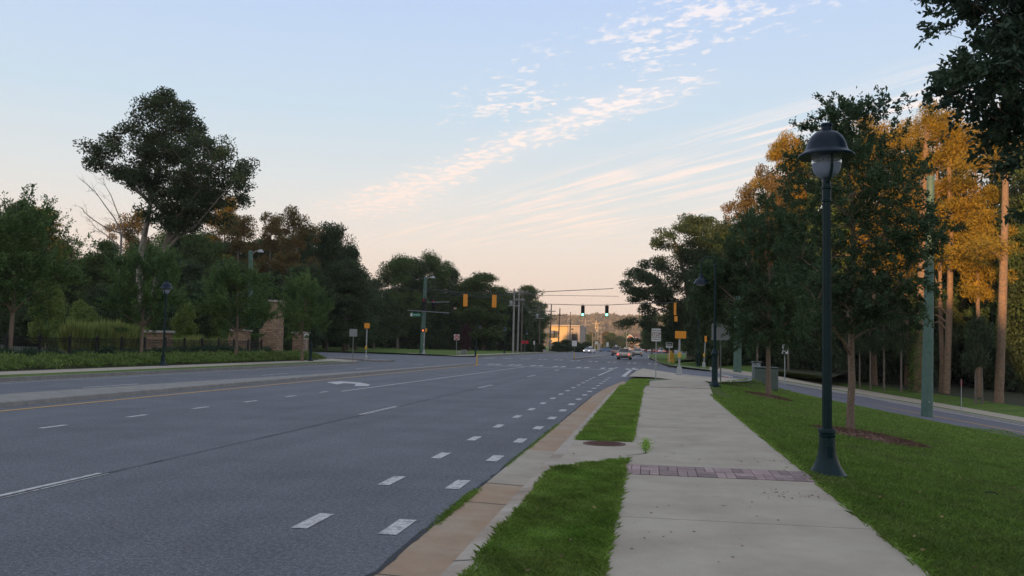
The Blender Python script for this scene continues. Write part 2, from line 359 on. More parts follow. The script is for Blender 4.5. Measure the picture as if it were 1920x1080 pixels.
# base sheet reaching the horizon
xs = [-4000, -1500, -600, -300, -200, -150, -120, -100, -80, -60, -45, -35, -26, -10, 0, 1, 2, 4, 8, 14, 20, 30, 45, 70, 110, 200, 500, 1500, 4000]
ys = [-1500, -300, -100, -40, -10, 0, 10, 20, 30, 40, 50, 60, 75, 90, 110, 130, 160, 200, 260, 400, 800, 2000, 5000]
def basez(x, y):
    dip = sm((x-1)/10)*(1-sm((y-100)/60))
    return -.12+(rise(x) if x < -25 else 0)*.9-4.4*dip
mb = MB(); nx = len(xs)
mb.add([(x, y, basez(x, y)) for y in ys for x in xs], [(j*nx+i, j*nx+i+1, (j+1)*nx+i+1, (j+1)*nx+i) for j in range(len(ys)-1) for i in range(nx-1)])
structure('ground', mb, K['lawn'])
# main road
mb = MB(); k = [-20, 20, 43, 70, 112, 170, 230, 1200]
def rx(y): # right edge of the asphalt
    return -1.95 if y <= 30 else (-1.95+.35*(y-30)/13 if y <= 43 else (-1.6 if y < 52 else (-.7 if y < 230 else 15)))
road_poly = [(-22.2, -30, 0), (-1.95, -30, 0), (-1.95, 30, 0), (-1.80, 36, 0), (-1.55, 40, 0), (-1.2, 43.2, 0), (.2, 45.0, 0), (1.5, 46.0, 0), (1.5, 70, 0), (1.6, 76, 0), (1.2, 92, 0), (-.2, 130, 0), (-.6, 200, 0), (2, 235, 0), (16, 260, 0), (22, 500, 0), (30, 1300, 0), (-22.2, 1300, 0)]
mb.add(road_poly, [tuple(range(len(road_poly)))])
structure('main_road', mb, K['asphalt'])
# cross street to the left
strip('cross_street', [(-22.2, 66, .002), (-30, 72.0, rise(-30)+.0), (-60, 73, rise(-60)), (-140, 74, rise(-140))], [(-22.2, 114, .002), (-30, 107.0, rise(-30)), (-60, 106, rise(-60)), (-140, 106, rise(-140))], K['asphalt'])
# far-left lawn and near-left block
def leftstrip(name, x0, x1, y0, y1, dz, m, n=10, ny=6):
    A = []; B = []
    mb = MB(); v = []; f = []
    for j in range(ny+1):
        for i in range(n+1):
            x = x0+(x1-x0)*i/n; v.append((x, y0+(y1-y0)*j/ny, rise(x)+dz))
    for j in range(ny):
        for i in range(n): f.append((j*(n+1)+i, (j+1)*(n+1)+i, (j+1)*(n+1)+i+1, j*(n+1)+i+1))
    mb.add(v, f); return structure(name, mb, m)
leftstrip('gutter_left', -22.55, -22.2, -30, 66, .006, K['conc_old'], 1)
mb = MB().box(-22.72, -22.55, -30, 66, -.1, .15); structure('curb_left', mb, K['conc_old'])
leftstrip('grass_strip_left', -24.0, -22.72, -30, 64, .145, K['lawn'], 2)
leftstrip('sidewalk_left', -26.0, -24.0, -30, 70, .155, K['conc'], 2)
leftstrip('planting_bed', -160, -26.0, -30, 71.5, .16, K['forest_floor'], 30)
# corner with low splitter kerbs
strip('corner_pavement_left', [(-22.6, 64, .14), (-22.9, 67, .14), (-24, 69.5, .14), (-27, 71.5, .2)], [(-24.0, 64, .14), (-24.2, 65, .14), (-25, 66, .15), (-27, 68, .2)], K['conc'])
for i, (x0, y0, x1, y1) in enumerate([(-24.2, 71.5, -22.0, 74.0), (-27.5, 74, -25.0, 76.5)]):
    structure('kerb_island', MB().box(x0, x1, y0, y1, -.02, .16+rise(x0)), K['conc_old'], False)
leftstrip('lawn_far', -300, -25.5, 108, 400, .14, K['lawn'], 40, 14)
leftstrip('sidewalk_far_left', -25.5, -23.6, 108, 330, .16, K['conc'], 2, 12)
leftstrip('grass_strip_far', -23.6, -22.5, 114, 330, .13, K['lawn'], 2)
mb = MB().box(-22.5, -22.3, 112, 400, -.1, .14); structure('curb_far_left', mb, K['conc_old'])
strip('corner_pavement_far', [(-22.3, 112.5, .15), (-24, 109, .16), (-30, 107, .2+rise(-30))], [(-25.5, 114, .15), (-27, 111, .18), (-31, 109.6, .2+rise(-31))], K['conc'])
# median
def med(name, pts, zt):
    """pts = [(y, xl, xr)...]"""
    mb = MB(); n = len(pts); v = []
    for y, a, b in pts:
        v += [(a-.03, y, 0), (a, y, zt-.02), (a+.06, y, zt), (b-.06, y, zt), (b, y, zt-.02), (b+.03, y, 0)]
    f = [(i*6+k, i*6+k+1, (i+1)*6+k+1, (i+1)*6+k) for i in range(n-1) for k in range(5)]
    f += [(0, 5, 4, 3, 2, 1), tuple((n-1)*6+k for k in range(6))]
    f = [q[::-1] for q in f]
    mb.add(v, f); return structure(name, mb, K['conc_old'])
med('median', [(-30, -16.8, -14.7), (20, -16.7, -14.72), (28, -16.4, -14.72), (36, -15.8, -14.66), (45, -15.1, -14.5), (58, -14.7, -14.32), (70.2, -14.42, -14.15)], .13)
med('median', [(110, -9.75, -9.45), (125, -10.2, -9.2), (160, -9.6, -8.2), (180, -9.0, -8.4)], .15)
# gutter, curb, verge, sidewalk on the right
ysg = [-20, 5, 12, 20, 30, 34, 37, 40, 42.5, 43.6]
def gx(y): return 0 if y <= 30 else .35*((y-30)/10)**1.6
off = lambda x, z: [(x+gx(y)*(1 if x < -1 else .6), y, z) for y in ysg]
strip('gutter', off(-1.96, .006), off(-1.46, -.012), K['conc_gut'])
strip('curb', off(-1.46, -.012), off(-1.38, .13), K['conc_curb']); strip('curb', off(-1.38, .13), off(-1.16, .155), K['conc_curb'])
for i in range(12):
    y = 3.2+3.05*i
    if y < 30: structure('curb_joint', MB().add([(-1.955, y, .009), (-1.955, y+.014, .009), (-1.465, y+.014, -.008), (-1.465, y, -.008), (-1.385, y, .134), (-1.385, y+.014, .134), (-1.17, y, .158), (-1.17, y+.014, .158)], [(0, 3, 2, 1), (3, 4, 5, 2), (4, 6, 7, 5)]), K['asphalt_d'], False)
structure('gutter_slab', MB().add([(-1.955, 10.6, .011), (-1.465, 10.6, -.006), (-1.465, 14.1, -.006), (-1.955, 14.1, .011)], [(0, 1, 2, 3)]), K['conc'], False)
mb = MB()
mb.add([(-1.98, -20, .004), (-1.93, -20, .006), (-1.93, 30, .006), (-1.98, 30, .004)], [(0, 1, 2, 3)]); 
def verge(name, poly, z, m):
    mb = MB().add([(x, y, z) for x, y in poly], [tuple(range(len(poly)))]); return structure(name, mb, m)
verge('verge', [(-1.2, -20), (-.33, -20), (-.33, 12.4), (-1.2, 11.0)], .15, K['soil'])
verge('verge', [(-1.2, 14.42), (-.33, 14.42), (-.28, 30), (-.15, 41), (.1, 42.4), (1.0, 43.6), (.3, 44.6), (-.5, 43.9), (-.9, 42.8), (-1.05, 40), (-1.12, 34), (-1.2, 30)], .15, K['soil'])
verge('inlet_apron', [(-1.2, 11.0), (-.33, 12.4), (-.33, 14.42), (-1.2, 14.42)], .157, K['conc'])
swL = lambda y: -.35 if y < 30 else -.35+.3*(y-30)/11
swR = lambda y: 1.93 if y < 28 else 1.93+.62*((y-28)/13)
sy = [-20, 5.18, 8.1, 10.82]
# sidewalk slabs with joints (each slab a few mm apart)
joints = [-20, -6, -3.3, -.6, 2.2, 5.1, 8.12, 10.82, 11.72, 14.45, 17.4, 20.3, 23.2, 26.1, 29, 32, 34.6, 35.3, 38, 40.6]
for a, b in zip(joints, joints[1:]):
    if abs(a-10.82) < .01 or abs(a-34.6) < .01: continue
    g = .009
    mb = MB(); z = .155
    P4 = [(swL(a), a+g), (swR(a), a+g), (swR(b), b-g), (swL(b), b-g)]
    mb.add([(x, y, z) for x, y in P4]+[(x, y, z-.05) for x, y in P4], [(0, 1, 2, 3), (0, 4, 5, 1), (1, 5, 6, 2), (2, 6, 7, 3), (3, 7, 4, 0)])
    structure('sidewalk', mb, K['conc'])
verge('sidewalk_bed', [(-.34, -20), (1.92, -20), (1.92, 41), (-.3, 30)], .13, K['asphalt_d'])
pe = [(swL(40.6), 40.61), (swR(40.6), 40.61), (2.46, 43.0), tuple(G(1345, 717, .15))[:2], tuple(G(1380, 716, .12))[:2], tuple(G(1408, 714.5, .1))[:2], tuple(G(1383, 712.5, .1))[:2], tuple(G(1342, 709, .12))[:2], tuple(G(1268, 701, .13))[:2], tuple(G(1206, 691, .14))[:2], (-1.0, 58), tuple(G(1179, 706, .14))[:2], (.0, 46.6), (.55, 45.2), (1.0, 43.8), (.35, 42.6), (.05, 41.6)]
verge('corner_island', pe, .152, K['conc'])
# brick bands
def bricks(y0, y1):
    mb = MB(); x = swL(y0); w = .228; i = 0
    while x < swR(y0)-.02:
        x1 = min(x+w, swR(y0)); 
        h = y1-y0; half = (i % 2)
        for j in range(4):
            a, b = y0+h*j/4+.004, y0+h*(j+1)/4-.004
            if (j//2+half) % 2 == 0: mb.box(x+.004, x1-.004, a, b, .12, .157+random.uniform(0, .002))
            elif j % 2 == 0:
                xm = (x+x1)/2; b2 = y0+h*(j+2)/4-.004
                mb.box(x+.004, xm-.004, a, b2, .12, .157); mb.box(xm+.004, x1-.004, a, b2, .12, .1575)
        x = x1; i += 1
    return structure('brick_band', mb, K['brick'], False)
random.seed(3)
bricks(10.84, 11.70); bricks(34.62, 35.28)
# side road on the right: curves measured in the photo, heights falling away
def interp(T, x):
    if x <= T[0][0]: return T[0][1]
    for (a, b), (c, d) in zip(T, T[1:]):
        if x <= c: return b+(d-b)*(x-a)/(c-a)
    return T[-1][1]
ZT = [(1200, .06), (1262, .03), (1330, -.15), (1410, -.4), (1480, -1.0), (1560, -1.7), (1640, -2.25), (1740, -2.75), (1920, -3.1), (2100, -3.3)]
zx = lambda x: interp(ZT, x)
gp = lambda L_, dz=0: [G(x, y, zx(x)+dz) for x, y in L_]
NEa = [Vector((25.5, -30, -3.3)), Vector((25, 10, -3.3)), Vector((23.6, 30, -3.25)), G(1920, 828, -3.1), G(1818, 808, -2.95), G(1700, 786, -2.6), G(1600, 765, -2.0), G(1520, 748, -1.35), G(1460, 735, -.7), G(1412, 720, -.1)]
FEi = [(2000, 812), (1920, 798), (1740, 766), (1629, 746), (1560, 735), (1480, 721), (1410, 709), (1330, 696.5), (1262, 688), (1240, 682), (1222, 672)]
FE = [Vector((35, -30, -3.3)), Vector((34, 10, -3.3)), Vector((31, 40, -3.25))]+gp(FEi)
SB = [(2000, 805), (1920, 791), (1740, 759), (1629, 741), (1560, 728.5), (1480, 715), (1410, 705.5), (1330, 692.5), (1266, 684)]
STp = [(2000, 797), (1920, 783), (1740, 752), (1629, 733), (1560, 721), (1480, 708), (1410, 698), (1330, 687), (1262, 680.5)]
# road surface: resample both edges by 24
def resamp(Pn, n):
    d = [0]
    for a, b in zip(Pn, Pn[1:]): d.append(d[-1]+(b-a).length)
    out = []
    for i in range(n):
        s = d[-1]*i/(n-1)
        for k in range(len(Pn)-1):
            if s <= d[k+1]+1e-6:
                t = (s-d[k])/max(1e-6, d[k+1]-d[k]); out.append(Pn[k].lerp(Pn[k+1], t)); break
    return out
NEr = NEa+[Vector((1.5, 60, .0)), Vector((1.5, 70, -.0)), Vector((1.5, 76, -.0))]
pairsN = [NEa[0], NEa[1], NEa[2], NEa[2].lerp(NEa[3], .6), NEa[3], NEa[4], NEa[5], NEa[6], NEa[7], NEa[8], NEa[9], Vector((1.45, 52, -.004)), Vector((1.45, 62, -.004)), Vector((1.45, 75, -.004))]
pairsF = [FE[0], FE[1], FE[2], FE[3], FE[4], FE[5], FE[5].lerp(FE[6], .6), FE[6], FE[7], FE[8], FE[9], FE[10], FE[10].lerp(FE[11], .5), FE[11]]
strip('side_road', pairsN, pairsF, K['asphalt2'], nsub=4)
def lineon(A, w, dz=.012):   # thin ribbon offset along XY normal of a polyline
    o1 = []; o2 = []
    for i, p in enumerate(A):
        d = (A[min(i+1, len(A)-1)]-A[max(i-1, 0)]); d.z = 0; d.normalize(); nrm = Vector((-d.y, d.x, 0))
        o1.append(p+nrm*w/2+Vector((0, 0, dz))); o2.append(p-nrm*w/2+Vector((0, 0, dz)))
    return o1, o2
mid = [a.lerp(b, .5) for a, b in zip(pairsN, pairsF)]
a_, b_ = lineon([a.lerp(b, .5) for a, b in zip(pairsN[:9], pairsF[:9])], .14); strip('side_road_yellow_line', a_, b_, K['paint_y'], False)
a_, b_ = lineon([a.lerp(b, .04) for a, b in zip(pairsN[:11], pairsF[:11])], .16); strip('side_road_edge_line', a_, b_, K['paint'], False)
a_, b_ = lineon([a.lerp(b, .965) for a, b in zip(pairsN[:13], pairsF[:13])], .16); strip('side_road_edge_line', a_, b_, K['paint'], False)
FE2 = FE[:3]+gp(FEi[:9])
SBp = [Vector((35.9, -30, -3.1)), Vector((34.9, 10, -3.1)), Vector((32, 40, -3.05))]+gp(SB, .1)
STt = [Vector((37.9, -30, -3.1)), Vector((36.9, 10, -3.1)), Vector((34, 40, -3.05))]+gp(STp, .1)
up = lambda L_, z: [p+Vector((0, 0, z)) for p in L_]
strip('side_curb', [p.lerp(q, .0)+Vector((0, 0, 0)) for p, q in zip(FE2, SBp)], [p.lerp(q, .12)+Vector((0, 0, .13)) for p, q in zip(FE2, SBp)], K['conc_old'])
strip('side_curb', [p.lerp(q, .12)+Vector((0, 0, .13)) for p, q in zip(FE2, SBp)], [p.lerp(q, .35)+Vector((0, 0, .12)) for p, q in zip(FE2, SBp)], K['conc_old'])
strip('side_grass_strip', [p.lerp(q, .35)+Vector((0, 0, .12)) for p, q in zip(FE2, SBp)], SBp, K['lawn'])
strip('side_sidewalk', SBp, STt, K['conc'])
def outward(P_, dist, dz):
    o = []
    for i, p in enumerate(P_):
        d = (P_[min(i+1, len(P_)-1)]-P_[max(i-1, 0)]); d.z = 0; d.normalize(); nrm = Vector((d.y, -d.x, 0))
        if nrm.x+nrm.y < 0: nrm = -nrm
        o.append(p+nrm*dist+Vector((0, 0, dz)))
    return o
O1 = outward(STt, 4.5, .25)
O2 = [O1[0]+Vector((60, -40, 1)), O1[1]+Vector((70, 0, 1)), O1[2]+Vector((75, 10, 1)), O1[3]+Vector((75, 25, 1)), O1[4]+Vector((75, 40, 1)), O1[5]+Vector((65, 60, 1.2)), O1[6]+Vector((50, 70, 1.5)), O1[7]+Vector((40, 80, 2)), O1[8]+Vector((30, 90, 2)), O1[9]+Vector((24, 95, 1.6)), O1[10]+Vector((18, 98, 1)), O1[11]+Vector((10, 100, .6))]
strip('lawn_right_far', STt, O1, K['lawn']); strip('forest_floor', O1, O2, K['forest_floor'], nsub=6)
# grass of the far right corner, inside the curb
cA = gp([(1330, 694), (1262, 686.2), (1240, 680.5), (1222, 671)], .13)+[Vector((-.3, 135, .12)), Vector((-.6, 200, .12)), Vector((2, 233, .12))]
cB = [STt[-2]+Vector((0, 0, .0)), STt[-1], STt[-1]+Vector((1, 14, .1)), Vector((8, 125, .25)), Vector((14, 150, .4)), Vector((18, 200, .4)), Vector((20, 240, .3))]
strip('corner_grass_far', cA, cB, K['lawn'])
cC = gp([(1336, 696.8), (1262, 688), (1240, 682), (1220, 671.6)], .02)+[Vector((-.5, 135, .02)), Vector((-.8, 200, .02)), Vector((1.8, 235, .02))]
strip('corner_curb_far', cC, [p+Vector((0, .1, .02)) for p in cA], K['conc'])
strip('forest_floor', cB[2:], [Vector((40, 190, 2)), Vector((50, 200, 2)), Vector((60, 210, 2)), Vector((70, 230, 2)), Vector((80, 260, 2))], K['forest_floor'])
# near slope: loft from the sidewalk to the side road with a soft crest
A = [Vector((1.95, -30, .15)), Vector((1.95, 5, .15)), Vector((1.95, 12, .15)), Vector((1.95, 20, .15)), Vector((1.96, 28, .15)), Vector((2.15, 33, .15)), Vector((2.4, 38, .15)), Vector((2.55, 41.5, .15)), G(1345, 717, .15), G(1408, 714.5, .1)]
B = [NEa[0], NEa[1], NEa[2], NEa[2].lerp(NEa[3], .6), NEa[3], NEa[4], NEa[5], NEa[6], NEa[8], NEa[9]]
Bs = [resamp(B, len(B))[i] for i in range(len(B))]
A = resamp(A, 40); Bd = resamp([NEa[0], NEa[1], NEa[2], NEa[3], NEa[4], NEa[5], NEa[6], NEa[7], NEa[8], NEa[9]], 40)
# pair by fraction of Y for the long part, then sweep the bend
def pairB(i):
    y = A[i].y
    return None
Bp = []
ya = A[0].y
Bpoly = [NEa[0], NEa[1], NEa[2], NEa[3], NEa[4], NEa[5], NEa[6], NEa[7], NEa[8], NEa[9]]
cum = [0]
for p, q in zip(Bpoly, Bpoly[1:]): cum.append(cum[-1]+(q-p).length)
# map A.y -> arc on B: y -30 -> 0, 10->40, 28 -> arc(NE3), 41.5 -> arc(NE6), end -> end
ctl = [(-30, 0), (8, cum[1]), (20, cum[2]), (32, cum[3]), (36, cum[4]), (40, cum[6]), (43, cum[7]), (46, cum[8]), (48.7, cum[9])]
def onB(s):
    for k_ in range(len(Bpoly)-1):
        if s <= cum[k_+1]+1e-6: return Bpoly[k_].lerp(Bpoly[k_+1], (s-cum[k_])/(cum[k_+1]-cum[k_]))
    return Bpoly[-1].copy()
for i in range(40): Bp.append(onB(interp(ctl, A[i].y)))
Bp[-1] = NEa[9].copy()
strip('slope', A, Bp, K['lawn_slope'], nsub=24, zf=lambda t, i: math.sin(math.pi*t**1.5)*.20+.03*math.sin(i*1.3+t*9)*math.sin(math.pi*t))
BV = BVHTree.FromPolygons([Vector(v_) for v_ in GV], GF)
def gz(x, y):
    h = BV.ray_cast(Vector((x, y, 60)), Vector((0, 0, -1)))
    return h[0].z if h[0] else 0.
def hit(px, py):
    d = ray(px, py).normalized(); h = BV.ray_cast(Vector((0, 0, H)), d)
    return h[0] if h[0] else G(px, py, 0)
def base(px, Y):
    p = at(px, 650, Y); return Vector((p.x, Y, gz(p.x, Y)))
# ------------------------------------------------------------------ road markings
def quad(name, pts, m=None, z=.006):
    mb = MB().add([(x, y, z) for x, y in pts], [tuple(range(len(pts)))])
    return structure(name, mb, m or K['paint'], False)
def dashes(name, segs, w, m=None, ragged=0):
    mb = MB()
    for x0, y0, x1, y1 in segs: mb.add([(x0-w/2, y0, .006), (x0+w/2, y0, .006), (x1+w/2, y1, .006), (x1-w/2, y1, .006)], [(0, 1, 2, 3)])
    return structure(name, mb, m or K['paint'], False)
dashes('bike_lane_dots', [(-2.265, 7.55+2.52*i, -2.265, 8.22+2.52*i) for i in range(-3, 17)], .17)
dashes('lane_dots', [(-3.10, 7.6+2.52*i, -3.10, 8.3+2.52*i) for i in range(-3, 17)], .15)
for s in (-.045, .045): dashes('lane_dashes', [(-6.66+s+.004*y, y, -6.66+s+.004*(y+3), y+2.9) for y in (-5.5, 7.1, 19.6, 33.2, 46.5, 59)], .075)
dashes('turn_lane_dashes', [(-10.85+.016*y, 14.45+2.6*i, -10.84+.016*y, 15.15+2.6*i) for i, y in enumerate([0, 2.6, 5.2, 7.8, 10.4, 13.0]) for y in [y+0]], .13)
dashes('turn_lane_dashes', [(-11.1, 14.45-2.6*i, -11.1, 15.15-2.6*i) for i in range(1, 7)], .13)
dashes('turn_lane_line', [(-10.25, 28.4, -9.65, 67.2)], .12)
dashes('yellow_line', [(-14.0, -25, -14.0, 35), (-14.0, 35, -13.72, 70)], .12, K['paint_y'])
dashes('far_lane_dashes', [(-18.4+i*.1, 0.2+13*i, -18.35+i*.1, 3.2+13*i) for i in range(0, 6)], .13)
dashes('far_edge_line', [(-21.75, -20, -21.75, 62)], .1)
dashes('stop_line', [], .3)
quad('stop_line', [(-14.0, 69.9), (-14.0, 70.4), (-2.6, 65.0), (-2.6, 64.5)])
dashes('bike_lane_line', [(-3.04, 51.5, -2.88, 66.5), (-2.86, 69, -2.8, 74)], .13)
quad('thick_lane_line', [(-1.72, 50.9), (-1.46, 50.9), (-1.40, 66.3), (-1.60, 66.3)]); quad('thick_lane_line', [(-1.56, 68.5), (-1.36, 68.5), (-1.30, 73), (-1.5, 73)])
quad('ramp_line', [(-1.66, 50.9), (-1.6, 51.1), (.72, 45.75), (.68, 45.6)])
quad('gutter_patch', [(-1.3, 51.4), (-1.0, 50.7), (-.72, 66), (-1.25, 66)], K['asphalt_d'], .0045)
mb = MB(); x = -13.5
while x < 0:
    yy = 66.6-(x+2.6)*.47
    for s in (0, .62): mb.add([(x+s-.17, yy+.6, .006), (x+s+.17, yy+.6, .006), (x+s+.17, yy+3.6, .006), (x+s-.17, yy+3.6, .006)], [(0, 1, 2, 3)])
    x += 1.95
structure('crosswalk_near', mb, K['paint'], False)
mb = MB(); x = -20
while x < 0:
    yy = 91-(x)*1.05 if x > -14 else 105.5
    for s in (0, .62): mb.add([(x+s-.17, yy, .006), (x+s+.17, yy, .006), (x+s+.17, yy+3.4, .006), (x+s-.17, yy+3.4, .006)], [(0, 1, 2, 3)])
    x += 2.2
structure('crosswalk_far', mb, K['paint'], False)
mb = MB()
for i in range(9):
    y0 = 76+3.3*i; mb.add([(-24.6, y0, .012), (-22.6, y0, .010), (-22.6, y0+.5, .010), (-24.6, y0+.5, .012)], [(0, 1, 2, 3)])
structure('crosswalk_left', mb, K['paint'], False)
mb = MB()
for t in np.linspace(0, 1, 7):
    a = G(1285+t*120, 703.5+t*9.5, -.02); 
for (x0, y0, x1, y1) in [(1290, 701.4, 1345, 705.4), (1300, 704.6, 1372, 709.6), (1342, 708.2, 1412, 712.2), (1284, 703.2, 1340, 708.4), (1345, 703.9, 1378, 705.9), (1360, 706.5, 1410, 709.7)]:
    a = hit(x0, y0); b = hit(x1, y1); o1, o2 = lineon([a, b], .16, .02); mb.add([o1[0], o1[1], o2[1], o2[0]], [(0, 1, 2, 3)])
structure('crosswalk_right', mb, K['paint'], False)
dashes('far_lane_line', [(-2.7+.0*y, 120+14*i, -2.7, 136+14*i-8) for i, y in enumerate([0]*6)], .13)
dashes('far_lane_line', [(-6.4, 118+12.5*i, -6.4, 121+12.5*i) for i in range(9)]+[(-12.5, 118+12.5*i, -12.5, 121+12.5*i) for i in range(9)]+[(-18, 118+12.5*i, -18, 121+12.5*i) for i in range(9)], .13)
# left-turn arrow
quad('turn_arrow', [tuple(G(x, y))[:2] for x, y in [(612, 716.6), (632, 721), (645, 718.5), (668, 720), (664, 724), (690, 724), (695, 721.5), (676, 717.5), (640, 715.2)]])
# tar seam and skid marks
mb = MB(); random.seed(4); v = []; y = -5
while y < 70:
    x = -6.62+.004*y+random.uniform(-.006, .006); w = random.uniform(.005, .016); v.append((x-w, x+w, y)); y += .35
for (a, b, y), (c, d, y2) in zip(v, v[1:]): mb.add([(a, y, .0095), (b, y, .0095), (d, y2, .0095), (c, y2, .0095)], [(0, 1, 2, 3)])
structure('tar_seam', mb, K['asphalt_d'], False)
mb = MB(); v = []; y = 2
while y < 30:
    x = -1.97+random.uniform(-.02, .015); w = random.uniform(.012, .035)*(1.0 if y < 14 else .7); v.append((x-w, x+w, y)); y += .18
for (a, b, y), (c, d, y2) in zip(v, v[1:]): mb.add([(a, y, .0095), (b, y, .0095), (d, y2, .0095), (c, y2, .0095)], [(0, 1, 2, 3)])
structure('gutter_seam', mb, K['asphalt_d'], False)
# ------------------------------------------------------------------ street furniture
def at_px(px, py, Y): return at(px, py, Y)
def bell_lamp(loc, h, label, rz=0.0, group=None):
    """dark flared base, fluted pole, yoke, bell shade and glass globe; h = total height"""
    s = h/4.6; t = empty('street_lamp', loc, rz, (s, s, s)); tag(t, label, 'street lamp', group)
    prof = [(.245, 0), (.245, .025), (.232, .035), (.178, .12), (.138, .21), (.115, .30), (.103, .42), (.097, .50), (.107, .51), (.110, .535), (.097, .545), (.112, .56), (.112, .60), (.106, .615), (.075, .62)]
    MB().lathe(prof, 24).build('base', K['lampg'], t, True)
    mb = MB(); n = 24; v = []; zs = [.60, 1.4, 2.2, 3.0, 3.63]
    for j, z in enumerate(zs):
        r0 = .063-.010*j/4
        for i in range(n):
            a = 2*math.pi*i/n; r = r0*(1 if i % 3 else .86); v.append((r*math.cos(a), r*math.sin(a), z))
    mb.add(v, [(j*n+i, j*n+(i+1) % n, (j+1)*n+(i+1) % n, (j+1)*n+i) for j in range(4) for i in range(n)]).build('pole', K['lampg'], t)
    MB().lathe([(.058, 3.60), (.066, 3.61), (.066, 3.635), (.056, 3.645), (.056, 3.77), (.068, 3.78), (.068, 3.80), (.055, 3.81), (.046, 3.93), (.030, 3.94)], 20).build('collar', K['lampg'], t, True)
    for i in range(4):
        a = R(45+90*i); MB().lathe([(.014, 0), (.014, .03), (.008, .034)], 6, (.20*math.cos(a), .20*math.sin(a), .03)).build('bolt', K['galv_d'], t)
    MB().box(-.035, .035, -.128, -.112, .22, .40).build('access_cover', K['lampg'], t, bevel=.004)
    y = MB(); y.tube([(0.0, 0, 3.84), (.0, -.07, 3.885), (.0, -.15, 3.93), (.0, -.205, 4.02), (0, -.218, 4.12), (0, -.218, 4.27)], [.030, .026, .023, .019, .017, .016], 8)
    y.tube([(0.0, 0, 3.84), (.0, .07, 3.885), (.0, .15, 3.93), (.0, .205, 4.02), (0, .218, 4.12), (0, .218, 4.27)], [.030, .026, .023, .019, .017, .016], 8)
    y.build('yoke', K['lampg'], t, True)
    sh = MB(); sh.lathe([(.200, 4.22), (.355, 4.205), (.362, 4.215), (.355, 4.235), (.30, 4.27), (.272, 4.30), (.268, 4.325), (.262, 4.335), (.255, 4.37), (.232, 4.43), (.195, 4.49), (.145, 4.535), (.085, 4.558), (.070, 4.565), (.067, 4.62), (.078, 4.63), (.072, 4.66), (.02, 4.67)], 36).build('shade', K['lampb'], t, True)
    MB().lathe([(.190, 4.235), (.192, 4.20), (.190, 4.115), (.186, 4.112)], 32).build('globe', K['glass'], t, True)
    MB().lathe([(.187, 4.112), (.180, 4.06), (.162, 4.00), (.128, 3.955), (.08, 3.93), (.03, 3.922)], 32).build('lower_globe', K['frost'], t, True)
    MB().lathe([(.09, 4.225), (.10, 4.19), (.06, 4.15), (.035, 4.12), (.03, 4.02), (.01, 4.01)], 16).build('bulb', K['frost'], t, True)
    return t
def goose_lamp(loc, h, label, side=-1, rz=0., group=None):
    s = h/5.4; t = empty('street_lamp', loc, rz, (s, s, s)); tag(t, label, 'street lamp', group)
    MB().lathe([(.26, 0), (.26, .05), (.2, .09), (.16, .16), (.135, .22), (.125, .3), (.12, 1.28), (.15, 1.3), (.155, 1.36), (.12, 1.40), (.11, 1.5), (.08, 1.52)], 20).build('base', K['lampg'], t, True)
    MB().tube([(0, 0, 1.4), (0, 0, 5.05)], [.06, .045], 14).build('pole', K['lampg'], t, True)
    MB().lathe([(.05, 4.98), (.07, 5.0), (.07, 5.04), (.03, 5.06), (.025, 5.3), (.01, 5.4)], 12).build('finial', K['lampg'], t, True)
    pts = [(0, 0, 4.75)]+[(side*(.29-.29*math.cos(a)), 0, 5.05+.30*math.sin(a)) for a in [math.pi*k/10 for k in range(1, 10)]]+[(side*.58, 0, 5.05), (side*.58, 0, 4.62)]
    MB().tube(pts, .022, 8).build('arm', K['lampg'], t, True)
    MB().lathe([(.10, 4.24), (.315, 4.235), (.32, 4.25), (.29, 4.27), (.27, 4.32), (.20, 4.42), (.11, 4.47), (.085, 4.50), (.08, 4.58), (.05, 4.63), (.02, 4.68)], 28, (side*.58, 0, 0)).build('shade', K['lampb'], t, True)
    MB().lathe([(.20, 4.24), (.19, 4.19), (.12, 4.15), (.03, 4.14)], 20, (side*.58, 0, 0)).build('lens', K['frost'], t, True)
    return t
hl = G(1551, 888, .13); hl.z = gz(hl.x, hl.y)-.01
top = at(1556, 240, hl.y).z
bell_lamp(hl, top-hl.z, 'tall dark green street lamp with glass globe, in the grass beside the near sidewalk', R(8))
p = G(1340, 723, .15); goose_lamp(Vector((p.x, p.y, gz(p.x, p.y))), at(1340, 478, p.y).z-.15, 'gooseneck street lamp at the end of the near sidewalk', -1)
def onray(px, py):      # ground point seen at this pixel
    return hit(px, py)
p = base(307, 44); bell_lamp(p, at(310, 528, p.y).z-p.z, 'slim black street lamp before the low stone pillar across the road', R(0))
p = base(583, 63); goose_lamp(p, at(590, 560, p.y).z-p.z, 'gooseneck street lamp in front of the rightmost young elm across the road', 1)
p = base(892, 113); goose_lamp(p, at(892, 600, p.y).z-p.z, 'gooseneck street lamp standing on the far lawn right of the do not enter sign', 1)
p = base(946, 150); bell_lamp(p, at(946, 613, p.y).z-p.z, 'distant street lamp with white globe left of the cluster of three utility poles')
p = base(987, 185); bell_lamp(p, at(987, 621, p.y).z-p.z, 'distant street lamp with white globe right of the cluster of three utility poles')
p = base(1309, 84); MBt = empty('street_lamp', p); tag(MBt, 'plain dark lamp post rising into the light green tree beyond the side road', 'street lamp')
MB().lathe([(.2, 0), (.2, .08), (.13, .15), (.11, 1.2), (.13, 1.25), (.07, 1.35)], 14).build('base', K['lampg'], MBt, True)
MB().tube([(0, 0, 1.2), (0, 0, at(1309, 560, p.y).z-p.z)], [.065, .045], 10).build('pole', K['lampg'], MBt, True)

